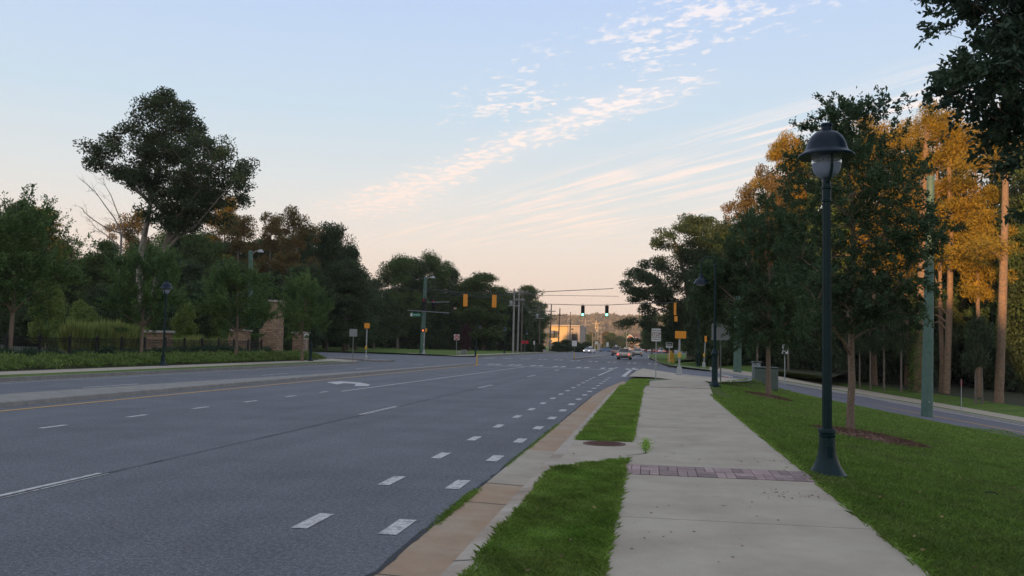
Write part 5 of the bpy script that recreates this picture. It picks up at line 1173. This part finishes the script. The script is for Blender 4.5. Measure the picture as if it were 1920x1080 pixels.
env = [(405, 1420, 1465), (422, 1395, 1485), (440, 1370, 1500), (470, 1350, 1510), (500, 1338, 1515), (530, 1325, 1520), (560, 1322, 1520), (588, 1345, 1515), (612, 1375, 1505), (632, 1400, 1480)]
for y_, a_, b_ in env:
    for k_ in range(int((b_-a_)/8.5)+1): pts.append((rg.uniform(a_, b_), y_+rg.uniform(-14, 14)))
y2 = make_tree('young_tree', 'second young tree with broad leafy crown between the gooseneck lamp and the tall street lamp', 'tree', 42, h2, .5, h2*.32, 'oval', 3, .50, 80000, .105, 'leaf_young2', 'bark_young', tr=.0135, shoots=6, shootlen=.7, upb=.3, extra=cl_near(t2, pts, rg, 1.7, 1390), limbs=22, limb_r=.4, lw=.5, trunk=[[(0, 0, -.1), (0, 0, h2*.3), (.05, .05, h2*.6), (0, 0, h2*.9)]])
y2.location = t2
# overhanging tree at the upper right, trunk outside the frame
q = Vector((7.3, 12.3, gz(7.3, 12.3))); rg = np.random.default_rng(91); pts = []
poly = [(5, 1730, 1960), (30, 1790, 1960), (60, 1830, 1960), (90, 1815, 1960), (118, 1800, 1960), (140, 1745, 1960), (165, 1738, 1960), (185, 1790, 1960), (205, 1830, 1960), (225, 1860, 1960), (255, 1890, 1960), (-30, 1720, 1960), (-60, 1760, 1960), (300, 1905, 1960), (350, 1915, 1980), (400, 1920, 1990)]
for y_, a_, b_ in poly:
    for k_ in range(max(2, int((b_-a_)/16))):
        pts.append((rg.uniform(a_+30, b_+20), y_+rg.uniform(-8, 8)))
exn = [(at(px, py, q.y).x-q.x, rg.uniform(-1.1, 1.1), at(px, py, q.y).z-q.z) for px, py in pts]
for _ in range(70): exn.append((rg.uniform(-.8, 2.4), rg.uniform(-1.8, 1.8), rg.uniform(3.4, 8.5)))
no = make_tree('overhanging_tree', 'dark leafy branches of a near tree hanging in from the upper right corner', 'tree', 43, 8.4, .5, 3.2, 'oval', 3, .20, 40000, .088, 'leaf_near', 'bark_young', tr=.016, shoots=4, shootlen=.34, upb=.05, extra=exn, limbs=40, limb_r=.3, lw=.42, hexa=True, droop=.25)
no.location = q
# --- planting across the road: low green cover, dark shrubs, tall grass
rg = np.random.default_rng(5)
n = 52000; Y = rg.uniform(22, 69, n); X = rg.uniform(-29.2, -26.25, n); hgt = .34+.14*np.sin(Y*2.1+X)+.10*np.sin(Y*5.3-X*3); hgt *= np.clip((X+26.1)/-.5, .4, 1)
Z = np.array([rise(x) for x in X])+.16+np.sqrt(rg.uniform(0, 1, n))*np.clip(hgt, .12, .6); D = unit(rg.normal(size=(n, 3))*.6+np.array([0, 0, .8]))
o = leafmesh('ground_cover', np.stack([X, Y, Z], 1), D, rg.uniform(.10, .22, n), .35, K['cover'], None, rg); tag(o, kind='stuff')
def shrub(seed, r, h, n, ls, leaf):
    rg = np.random.default_rng(seed); root = empty('dark_shrub', (0, 0, 0)); q = unit(rg.normal(size=(n, 3)))*(rg.uniform(size=(n, 1))**.25)*(1+.12*np.sin(rg.uniform(0, 6, (n, 1)))); q[:, 2] = np.abs(q[:, 2])
    P = q*np.array([r, r, h]); leafmesh('foliage', P, unit(q+rg.normal(size=(n, 3))*.6), ls, .5, K[leaf], root, rg); MB().tube([(0, 0, -.1), (0, 0, h*.6)], [.04, .02], 6).build('stem', K['bark'], root); return root
sh0 = None; random.seed(6); y = 30.
while y < 68:
    x = -30.4+random.uniform(-.25, .25); p = Vector((x, y, gz(x, y))); s = random.uniform(.85, 1.2)
    if sh0 is None: sh0 = shrub(3, .75, .72, 2600, .10, 'hedge'); o = sh0; tag(o, 'dark rounded evergreen shrub in the row before the iron fence', 'shrub', 'dark shrubs along the fence'); o.location = p
    else: dup(sh0, p, random.uniform(0, 6), (s, s, s*random.uniform(.85, 1.1)))
    y += random.uniform(1.5, 2.1)
p0 = None
for px in list(range(128, 272, 12))+list(range(312, 440, 14)):
    b0 = base(px, 1650*36/(1222-px)); h = random.uniform(1.5, 2.0) if px < 275 else random.uniform(1.0, 1.3)
    if p0 is None:
        p0 = empty('tall_grass_clump', b0); tag(p0, 'tall feathery grass clump behind the fence', 'grass clump', 'tall grass clumps behind the fence'); n = 900
        a = rg.uniform(0, 6.28, n); r_2 = rg.uniform(0, .5, n); P = np.stack([r_2*np.cos(a), r_2*np.sin(a), np.zeros(n)+rg.uniform(0, .5, n)], 1); D = unit(np.stack([np.cos(a)*.28, np.sin(a)*.28, np.ones(n)], 1)+rg.normal(size=(n, 3))*.08)
        leafmesh('blades', P, D, rg.uniform(.5, 1.0, n), .06, K['tallgrass'], p0, rg); p0.scale = (1, 1, h)
    else: dup(p0, b0, random.uniform(0, 6), (1.1, 1.1, h))
# shrubs beside the far poles and driveway
for px, Y, yt, w, lab in ((995, 195, 640, 24, 'round dark bush right of the three poles'), (1012, 200, 643, 22, 'low dark bush behind the narrow edge-on sign'), (1045, 225, 640, 30, 'dark bush left in front of the stucco building'), (1060, 235, 636, 34, 'dark bush in front of the middle of the stucco building'), (1085, 250, 643, 26, 'dark bush in front of the dull wall of the stucco building'), (1100, 330, 640, 30, 'bushy tree right of the stucco building'), (1080, 300, 640, 22, 'small bush at the corner of the stucco building')):
    place('under', px, Y, yt, w*1.3, lab, 'bush', 'bush')
# --- far background: mid trees lit by the sun
for k_, (px, Y, yt, w) in enumerate([(1060, 420, 632, 30), (1100, 460, 625, 34), (1092, 430, 630, 26), (1133, 520, 620, 26), (1145, 500, 622, 32), (1158, 540, 630, 26), (1108, 480, 622, 22), (1165, 620, 628, 24), (1178, 640, 624, 28), (1196, 700, 626, 30), (1212, 720, 632, 28), (1230, 640, 622, 40), (1185, 500, 642, 26), (1150, 420, 646, 30), (1125, 430, 644, 26), (1208, 480, 644, 28), (1225, 420, 636, 30), (1165, 470, 648, 22), (1240, 380, 612, 40), (1255, 330, 600, 50)]):
    place('airy' if k_ % 3 == 0 else ('maple' if k_ % 3 == 1 else 'oak3'), px, Y, yt, w*1.15, 'small far tree lit warm by the low sun beyond the traffic', group='far roadside trees beyond the traffic')
# wooded hill on the horizon
rg = np.random.default_rng(9); nx_, ny_ = 150, 16; v = []
for j in range(ny_):
    for i in range(nx_):
        px = 700+i*5.0; Y = 1500+j*55; t = j/(ny_-1); yt = 597+1.5*math.sin(px/31.)+1.2*math.sin(px/13.)+12*sm((1010-px)/60)
        a = at(px, yt, Y); top = a.z; z = -3+(top+3)*sm(t*1.15)+rg.normal()*2.2*(t > 0)
        v.append((a.x+rg.normal()*3, Y, z))
o = MB().add(v, [(j*nx_+i, j*nx_+i+1, (j+1)*nx_+i+1, (j+1)*nx_+i) for j in range(ny_-1) for i in range(nx_-1)]).build('hill', mat('hill_woods', (.17, .12, .07), .95, var=.4, scale=.02, c2=(.20, .14, .075), bump=0), None); o['kind'] = 'structure'
n = 26000; hv = np.array(v).reshape(ny_, nx_, 3); fi = rg.uniform(0, ny_-1.01, n); fj = rg.uniform(0, nx_-1.01, n); i0 = fi.astype(int); j0 = fj.astype(int); a = (fi-i0)[:, None]; b_ = (fj-j0)[:, None]
P = (hv[i0, j0]*(1-a)+hv[i0+1, j0]*a)*(1-b_)+(hv[i0, j0+1]*(1-a)+hv[i0+1, j0+1]*a)*b_
D = unit(rg.normal(size=(n, 3))+np.array([0, -.3, .8])); o = leafmesh('hill_woods', P, D, rg.uniform(6, 13, n), .8, mat('hill_leaves', (.15, .115, .065), .95, island=.4, c2=(.12, .11, .055), scale=.01, trans=.2), None, rg); o['kind'] = 'stuff'
# buildings
def bx(px0, px1, py0, py1, Y, q, dy0=0, dy1=10): a = at(px0, py1, Y); b = at(px1, py0, Y); return (a.x-q.x, b.x-q.x, dy0, dy1, a.z-q.z, b.z-q.z)
Yb = 330; q = base(1060, Yb); q.z = 0; t = empty('stucco_building', q); tag(t, 'sunlit yellow stucco building with flat roof and dull right wing in front of the hill', 'building')
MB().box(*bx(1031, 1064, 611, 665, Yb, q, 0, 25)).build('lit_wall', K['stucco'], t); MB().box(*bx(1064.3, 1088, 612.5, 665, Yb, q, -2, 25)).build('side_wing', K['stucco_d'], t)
MB().box(*bx(1030.5, 1088.5, 610, 611, Yb, q, -2.3, 25.3)).build('roof_edge', K['cap'], t); MB().box(*bx(1072.5, 1084, 626, 645, Yb, q, -2.1, -2.02)).build('opening', K['dark'], t)
MB().box(*bx(1024, 1040.5, 620, 625.5, Yb, q, -5, -.1)).build('awning', K['awning'], t); MB().box(*bx(1025, 1040, 625.6, 632, Yb, q, -4, -.1)).build('dark_window', K['dark'], t)
for px in (1074.5, 1081.5): MB().box(*bx(px-.8, px+.8, 623, 625, Yb, q, -2.2, -2.03)).build('vent', K['dark'], t)
MB().box(*bx(1072, 1076, 616, 619, Yb, q, -2.2, -2.03)).build('dark_mark', K['dark'], t)
Yb = 520; q = base(1190, Yb); q.z = 0; t = empty('gabled_building', q); tag(t, 'distant building with red roof and bright lit gable edge', 'building')
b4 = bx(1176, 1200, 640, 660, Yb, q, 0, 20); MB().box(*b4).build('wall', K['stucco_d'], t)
a = at(1175, 634, Yb)-q; b = at(1181, 627.5, Yb)-q; c = at(1188, 633, Yb)-q; d = at(1200, 633, Yb)-q; e_ = at(1198, 628.5, Yb)-q
MB().add([(a.x, -1, a.z), (b.x, -1, b.z), (c.x, -1, c.z), (a.x, 20, a.z), (b.x, 20, b.z), (c.x, 20, c.z)], [(0, 1, 2), (5, 4, 3), (0, 3, 4, 1), (1, 4, 5, 2), (2, 5, 3, 0)]).build('gable_roof', K['roofred'], t)
MB().add([(c.x, -.5, d.z), (d.x, -.5, d.z), (e_.x, 12, e_.z), (b.x, 12, e_.z)], [(0, 1, 2, 3)]).build('roof', K['roofred'], t)
mb = MB(); mb.tube([(a.x, -1.3, a.z), (b.x, -1.3, b.z), (c.x, -1.3, c.z)], .3, 4); mb.tube([(c.x, -1.2, d.z-.2), (d.x, -1.2, d.z-.2)], .4, 4); mb.build('trim', K['white'], t)
Yb = 600; q = base(1155, Yb); q.z = 0; t = empty('low_building', q); tag(t, 'low far building with sloping red roof among the lit trees', 'building')
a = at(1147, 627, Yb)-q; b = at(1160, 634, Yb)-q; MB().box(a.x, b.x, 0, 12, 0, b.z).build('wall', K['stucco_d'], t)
MB().add([(a.x, -1, a.z), (b.x, -1, b.z), (b.x, 12, b.z), (a.x, 12, a.z), (a.x, -1, b.z-.5), (b.x, -1, b.z-.5), (b.x, 12, b.z-.5), (a.x, 12, b.z-.5)], [(0, 1, 2, 3), (0, 4, 5, 1), (3, 7, 4, 0)]).build('roof', K['roofred'], t)
# clock arch
Yb = 300; q = base(1118, Yb); t = empty('clock_arch', q); tag(t, 'arched entrance frame with a round white clock face beside the far road', 'arch')
f = lambda px, py: at(px, py, Yb)-q; mb = MB(); c0 = f(1118.5, 643); rr = 4.8/1650*Yb
mb.tube([(c0.x-rr, 0, 0)]+[(c0.x+rr*math.cos(R(180-15*k_)), 0, c0.z+rr*math.sin(R(15*k_))) for k_ in range(13)]+[(c0.x+rr, 0, 0)], .13, 6); mb.build('frame', K['black'], t)
MB().box(c0.x+rr-.25, c0.x+rr+.35, -.2, .2, -.1, c0.z-.2).build('stone_leg', K['cap'], t)
MB().add([(c0.x+.48*math.cos(a), -.2, c0.z+.48*math.sin(a)) for a in np.linspace(0, 6.283, 25)[:-1]], [tuple(range(24))]).build('clock_face', K['white'], t)
# --- cars
def car(name, label, col, loc, rz=0, kind='sedan', brake=True, lights=False):
    """length along +Y (front), origin under the centre"""
    t = empty(name, loc, rz); tag(t, label, 'car')
    if kind == 'sedan': Ln, Hh, W2 = 4.6, 1.45, .90; st = [(-2.3, .38, .88, .74), (-2.22, .30, 1.0, .82), (-1.5, .22, 1.03, .9), (0, .2, .98, .9), (1.2, .22, .93, .9), (1.95, .25, .82, .86), (2.25, .32, .66, .76)]; cab = [(-1.75, 1.0, .70), (-1.0, 1.42, .60), (.25, 1.45, .60), (1.15, .95, .72)]
    else: Ln, Hh, W2 = 4.6, 1.75, .95; st = [(-2.3, .42, .95, .86), (-2.25, .34, 1.08, .92), (-1.5, .28, 1.1, .95), (0, .28, 1.08, .95), (1.2, .28, 1.06, .95), (2.0, .32, .98, .9), (2.25, .4, .75, .8)]; cab = [(-2.18, 1.08, .80), (-1.95, 1.70, .70), (.4, 1.74, .70), (1.2, 1.07, .80)]
    v = []; n = 8
    for y, zb, zt, w in st: v += [(-w*.9, y, zb), (-w, y, zb+.1), (-w, y, (zb+zt)/2), (-w*.97, y, zt-.08), (-w*.86, y, zt), (w*.86, y, zt), (w*.97, y, zt-.08), (w, y, (zb+zt)/2), (w, y, zb+.1), (w*.9, y, zb)]
    n = 10; f = [(j*n+i, j*n+(i+1) % n, (j+1)*n+(i+1) % n, (j+1)*n+i) for j in range(len(st)-1) for i in range(n)]+[tuple(range(n-1, -1, -1)), tuple((len(st)-1)*n+i for i in range(n))]
    MB().add(v, [q_[::-1] for q_ in f]).build('body', K[col], t, True)
    v = [(-w*(1 if i in (0, 3) else 1), y, z) for i, (y, z, w) in enumerate(cab)]+[(w, y, z) for y, z, w in cab]
    MB().add(v, [(0, 1, 2, 3), (7, 6, 5, 4), (0, 4, 5, 1), (1, 5, 6, 2), (2, 6, 7, 3)]).build('windows', K['glassd'], t)
    (y1, z1, w1), (y2, z2, w2) = cab[1], cab[2]; MB().box(-w1-.015, w1+.015, y1-.03, y2+.05, z1-.02, z2+.03).build('roof', K[col], t, bevel=.05)
    mb = MB()
    for s in (-1, 1):
        mb.tube([(s*cab[0][2], cab[0][0], cab[0][1]), (s*w1, y1, z1)], .035, 4); mb.tube([(s*w2, y2, z2), (s*cab[3][2], cab[3][0], cab[3][1])], .035, 4); mb.tube([(s*(w1+cab[0][2])/2*1.09, -.3, 1.0), (s*w1, -.35, z1)], .04, 4)
    mb.build('pillars', K[col], t)
    for s in (-1, 1):
        for yy in (-1.42, 1.42):
            mw = MB(); rt = Matrix.Rotation(R(90), 3, 'Y'); mw.lathe([(.2, -.11), (.31, -.11), (.335, -.08), (.335, .08), (.31, .11), (.2, .11)], 18); mw.v = [tuple(rt @ Vector(p_)+Vector((s*(st[2][3]-.10), yy, .335))) for p_ in mw.v]; wh = mw.build('wheel', K['rubber'], t)
            mr = MB().lathe([(.02, -.115), (.19, -.115), (.19, .115), (.02, .115)], 12); mr.v = [tuple(rt @ Vector(p_)+Vector((s*(st[2][3]-.10), yy, .335))) for p_ in mr.v]; mr.build('rim', K['galv'], wh)
        z_ = st[0][2]; MB().box(s*.76-.13, s*.76+.06 if s > 0 else s*.76+.13, -2.325, -2.2, z_-.26, z_-.05).build('tail_light', K['tail' if brake else 'red'], t)
        MB().box(s*.66-.13, s*.66+.13, 2.15, 2.29, .58, .70).build('headlight', K['head' if lights else 'galv'], t)
        MB().box(s*.98-.1, s*.98+.1, .75, .9, .95, 1.08).build('mirror', K[col], t, bevel=.02)
    MB().box(-.62, .62, -2.335, -2.27, .34, .46).build('bumper', K['black'], t); MB().box(-.16, .16, -2.335, -2.25, .62, .74).build('plate', K['white'], t)
    return t
def carpx(px, py, **k): p = G(px, py, .01); return p
car('parked_car', '', 'car_gold', (0, 0, 0)).name = 'silver_car'
c0 = bpy.data.objects['silver_car']; c0['label'] = 'silver pinkish sedan with lit brake lamps, nearest car on the road'; c0.location = G(1170, 674.5, 0)+Vector((0, 2.3, 0)); c0.rotation_euler = (0, 0, R(-2))
car('tan_suv', 'tan sport utility vehicle just left of the nearest silver sedan', 'car_tan', G(1156, 667, 0)+Vector((0, 2.3, 0)), R(-2), 'suv', False)
car('beige_sedan', 'beige sedan in the right lane ahead of the silver one', 'car_beige', G(1195, 668.3, 0)+Vector((0, 2.3, 0)), R(-1), 'sedan', False)
wc = car('white_sedan', 'white oncoming sedan with a bright headlamp left of the second median', 'car_white', G(1104, 662.3, 0)+Vector((0, 2.3, 0)), R(180-16), 'sedan', False, True)
cb = car('blue_car', 'light blue car crossing far behind near the clock arch', 'car_blue', G(1135, 659.8, 0), R(100), 'sedan', False)
q2 = car('queued_car', 'white car with brake lamps in the far queue, left of the stop sign post', 'car_white', G(1220, 660.5, 0), R(-8)); q2['group'] = 'queued cars far ahead'
q3 = car('queued_car', 'red car with brake lamps in the far queue beside the stop sign post', 'car_red', G(1227, 662, 0), R(-8)); q3['group'] = 'queued cars far ahead'
q4 = car('queued_suv', 'dark vehicle with brake lamps in the far queue', 'car_dark', G(1213, 659.5, 0), R(-6), 'suv'); q4['group'] = 'queued cars far ahead'
for src, px, py, lab in ((q2, 1207, 658.6, 'pale far car left in the queue'), (q3, 1201, 657.8, 'red far car farthest left in the queue'), (q2, 1241, 662.6, 'white car with brake lamps right of the stop sign post'), (q4, 1248, 662.2, 'dark vehicle right in the far queue beside the bicycle sign post'), (q3, 1254, 663, 'red car at the right end of the far queue'), (q4, 1236, 660.2, 'dark vehicle behind the white car in the far queue'), (q2, 1229, 659.0, 'pale car deep in the far queue'), (q4, 1192, 657.6, 'dark far car ahead of the beige sedan'), (q2, 1180, 657.3, 'pale far car seen over the silver sedan')):
    dup(src, G(px, py, 0), R(-8), None, lab)
# --- grass blades
rg = np.random.default_rng(12)
def blades(name, XY, hgt, wid, lean=.5, m='grass'):
    n = len(XY); Z = np.array([gz(x, y) for x, y in XY]); a = rg.uniform(0, 6.28, n); P = np.stack([XY[:, 0], XY[:, 1], Z-.005], 1); L_ = np.stack([np.cos(a), np.sin(a), np.zeros(n)], 1); S = np.stack([-np.sin(a), np.cos(a), np.zeros(n)], 1)
    h = (hgt*rg.uniform(.5, 1.35, n))[:, None]; w = (wid*rg.uniform(.7, 1.3, n))[:, None]; ln = (lean*rg.uniform(.2, 1.4, n))[:, None]*h; up_ = np.array([0, 0, 1.])
    V = np.stack([P-S*w/2, P+S*w/2, P+up_*h*.6+L_*ln*.4+S*w*.35, P+up_*h*.85+L_*ln, P+up_*h*.6+L_*ln*.4-S*w*.35], 1); Fq = np.arange(n*5).reshape(n, 5)
    o = npmesh(name, V, Fq, K[m]); o['kind'] = 'stuff'; return o
# verge near
n = 62000; X = rg.uniform(-1.22, -.31, n); Y = 4.6+7.6*rg.uniform(0, 1, n); ok = Y < 11.0+(X+1.2)*1.6; XY = np.stack([X, Y], 1)[ok]; hh = .052*(.8+.35*np.sin(XY[:, 0]*9+XY[:, 1]*3)*np.sin(XY[:, 1]*5))
blades('verge_grass', XY, hh, .0048*np.maximum(1, XY[:, 1]/8), .9)
n = 60000; Y = 14.45*(43.2/14.45)**rg.uniform(0, 1, n); X = np.where(Y < 36, -1.22, -1.05)+rg.uniform(0, 1, n)*np.where(Y < 36, .93, .95); ok = Y < 43.3
blades('verge_grass', np.stack([X, Y], 1)[ok], .05, .0055*np.maximum(1, Y[ok]/8), .8)
# slope
n = 230000; Y = 5.0*(60/5.0)**rg.uniform(0, 1, n); X = 1.9+rg.uniform(0, 1, n)**1.25*np.minimum(20, 2+Y*.52)*1.0; ok = ((Y < 39) | (X > 2.75+np.maximum(0, Y-41)*.36)) & (X < 22-.0*Y)
XY = np.stack([X, Y], 1)[ok]
ok = []
for cx_, cy_, a_, b_2 in ((t1.x+.3, t1.y-.6, 1.3, 1.55), (t2.x, t2.y, 1.0, 1.35)): ok.append(((XY[:, 0]-cx_)/a_)**2+((XY[:, 1]-cy_)/b_2)**2 > 1)
ok = ok[0] & ok[1]; XY = XY[ok]; zz = np.array([gz(x, y) for x, y in XY]); keep = (XY[:, 0] > swR(0)+.0) & ((XY[:, 1] < 30) | (XY[:, 0] > 2.7))
XY = XY[keep]; d_ = np.hypot(XY[:, 0], XY[:, 1]); blades('slope_grass', XY, .042*(1+.02*d_), .005*np.maximum(1, d_/7), .8, 'grass_slope')
# ragged edge where grass creeps over kerb and walk, gutter weeds
n = 9000; Y = 5*(43/5.)**rg.uniform(0, 1, n); X = np.where(rg.uniform(0, 1, n) < .5, 1.93, -.33)+rg.normal(size=n)*.02+np.where(Y > 28, (Y-28)*0, 0); ok = ((X > 1) & (Y < 28)) | ((X < 1) & ((Y < 12.2) | ((Y > 14.5) & (Y < 30))))
blades('edge_grass', np.stack([X, Y], 1)[ok], .05, .0065*np.maximum(1, Y[ok]/8), 1.3)
n = 2600; Y = np.concatenate([rg.normal(9.6, .22, n//3), rg.normal(8.75, .35, n//3), rg.uniform(12, 19, n//3)]); X = -1.965+rg.normal(size=len(Y))*.016
blades('gutter_weeds', np.stack([X, Y], 1), .03, .007, 1.6, 'grass')
n = 160; Y = 5*(24/5.)**rg.uniform(0, 1, n); X = np.where(rg.uniform(0, 1, n) < .2, rg.uniform(-1.15, -.4, n), 2.0+rg.uniform(0, 1, n)*np.minimum(10, Y*.6)); Z = np.array([gz(a, b) for a, b in zip(X, Y)])+.045
o = leafmesh('fallen_leaves', np.stack([X, Y, Z], 1), unit(rg.normal(size=(n, 3))*np.array([1, 1, .3])), .045, .5, mat('fallen_leaf', (.24, .17, .08), .9, island=.6), None, rg); tag(o, kind='stuff')
# weed in the crack of the walk
t = empty('crack_weed', Vector((-.07, 13.35, .157))); tag(t, 'weed growing from the crack where the concrete apron meets the sidewalk', 'weed')
n = 260; P = np.stack([rg.normal(size=n)*.03, rg.uniform(-.35, .55, n), rg.uniform(0, .12, n)], 1); leafmesh('leaves', P, unit(rg.normal(size=(n, 3))+np.array([0, 0, .9])), .05, .3, K['grass'], t, rg)
quadp = [(-.33, 12.62), (-.33, 12.60), (-.08, 12.93), (-.065, 12.96), (-.055, 13.9), (-.075, 13.9), (-.085, 12.97)]
mb = MB().add([(x, y, .1605) for x, y in quadp], [(0, 1, 2, 6), (2, 3, 4, 5), (2, 5, 6)]); structure('sidewalk_crack', mb, K['asphalt_d'], False)
# --- unseen ridge added for trees behind the viewer, crest shaped to block low sun
rg = np.random.default_rng(14); v = []; xs_ = np.arange(-320, 260, 4.)
for x in xs_:
    hgt = 24+2.5*math.sin(x/23.)+2*math.sin(x/9.+1)+rg.uniform(-2, 2)
    if x < -88 and x > -150: hgt += 17*sm((x+150)/25)*sm((-88-x)/20)
    if -80 < x < -48: hgt += 5*sm((x+80)/8)*sm((-48-x)/8)
    if -27 < x < 14: hgt -= 12.0*sm((x+27)/7)*sm((14-x)/8)
    v += [(x, -92, -2), (x, -92, hgt*.8), (x, -96, hgt), (x, -104, hgt*.85), (x, -108, -2)]
f = [(i*5+k_, i*5+k_+1, (i+1)*5+k_+1, (i+1)*5+k_) for i in range(len(xs_)-1) for k_ in range(4)]
o = MB().add(v, f).build('sun_block_ridge', mat('sun_block_green', (.04, .055, .025), .95, var=.3, scale=.3)); o['kind'] = 'structure'

hz = MB().box(-700, 700, -115, 2500, -8, 140).build('haze', None); hz['kind'] = 'stuff'
m = bpy.data.materials.new('haze'); m.use_nodes = True; n = m.node_tree.nodes; n.remove(n['Principled BSDF']); pv = n.new('ShaderNodeVolumePrincipled'); pv.inputs['Density'].default_value = .00015; pv.inputs['Color'].default_value = (.95, .87, .80, 1); pv.inputs['Anisotropy'].default_value = 0.
m.node_tree.links.new(pv.outputs[0], n['Material Output'].inputs['Volume']); hz.data.materials.append(m)

ONES = ['', 'first', 'second', 'third', 'fourth', 'fifth', 'sixth', 'seventh', 'eighth', 'ninth', 'tenth', 'eleventh', 'twelfth', 'thirteenth', 'fourteenth', 'fifteenth', 'sixteenth', 'seventeenth', 'eighteenth', 'nineteenth']
def ordinal(k): return ONES[k] if k < 20 else (['twentieth', 'thirtieth', 'fortieth'][k//10-2] if k % 10 == 0 else ['twenty', 'thirty', 'forty'][k//10-2]+'-'+ONES[k % 10])
def angle(o): return math.atan2(o.location.x, o.location.y)
SHORT = {LOWL: 'dark understory tree along the foot of the wood across the road', 'deep dark oaks across the road': 'dark oak deep in the wood across the road',
 'back oaks across the road': 'dark oak on the back skyline of the wood across the road', 'thicket behind the far lawn': 'dark thicket tree behind the far lawn', 'low oaks behind the far lawn': 'low dark oak behind the far lawn',
 'dark understory trees of the right wood': 'dark understory tree in the right wood', 'deep dark oaks of the right wood': 'dark oak deep in the right wood', 'back understory of the right wood': 'small dark tree at the back of the right wood',
 'tall grass clumps behind the fence': 'tall feathery grass clump behind the fence', 'dark shrubs along the fence': 'dark round shrub before the iron fence', 'far roadside trees beyond the traffic': 'small far tree beyond the traffic'}
for g_, l_ in SHORT.items():
    L_ = sorted([o for o in bpy.data.objects if o.parent is None and o.get('group') == g_], key=angle)
    for k_, o in enumerate(L_): o['label'] = ordinal(k_+1)+' '+l_+', from the left'
for o in bpy.data.objects:
    if o.get('label') and len(o['label'].split()) > 16: print('LONG', o.name, o['label'])
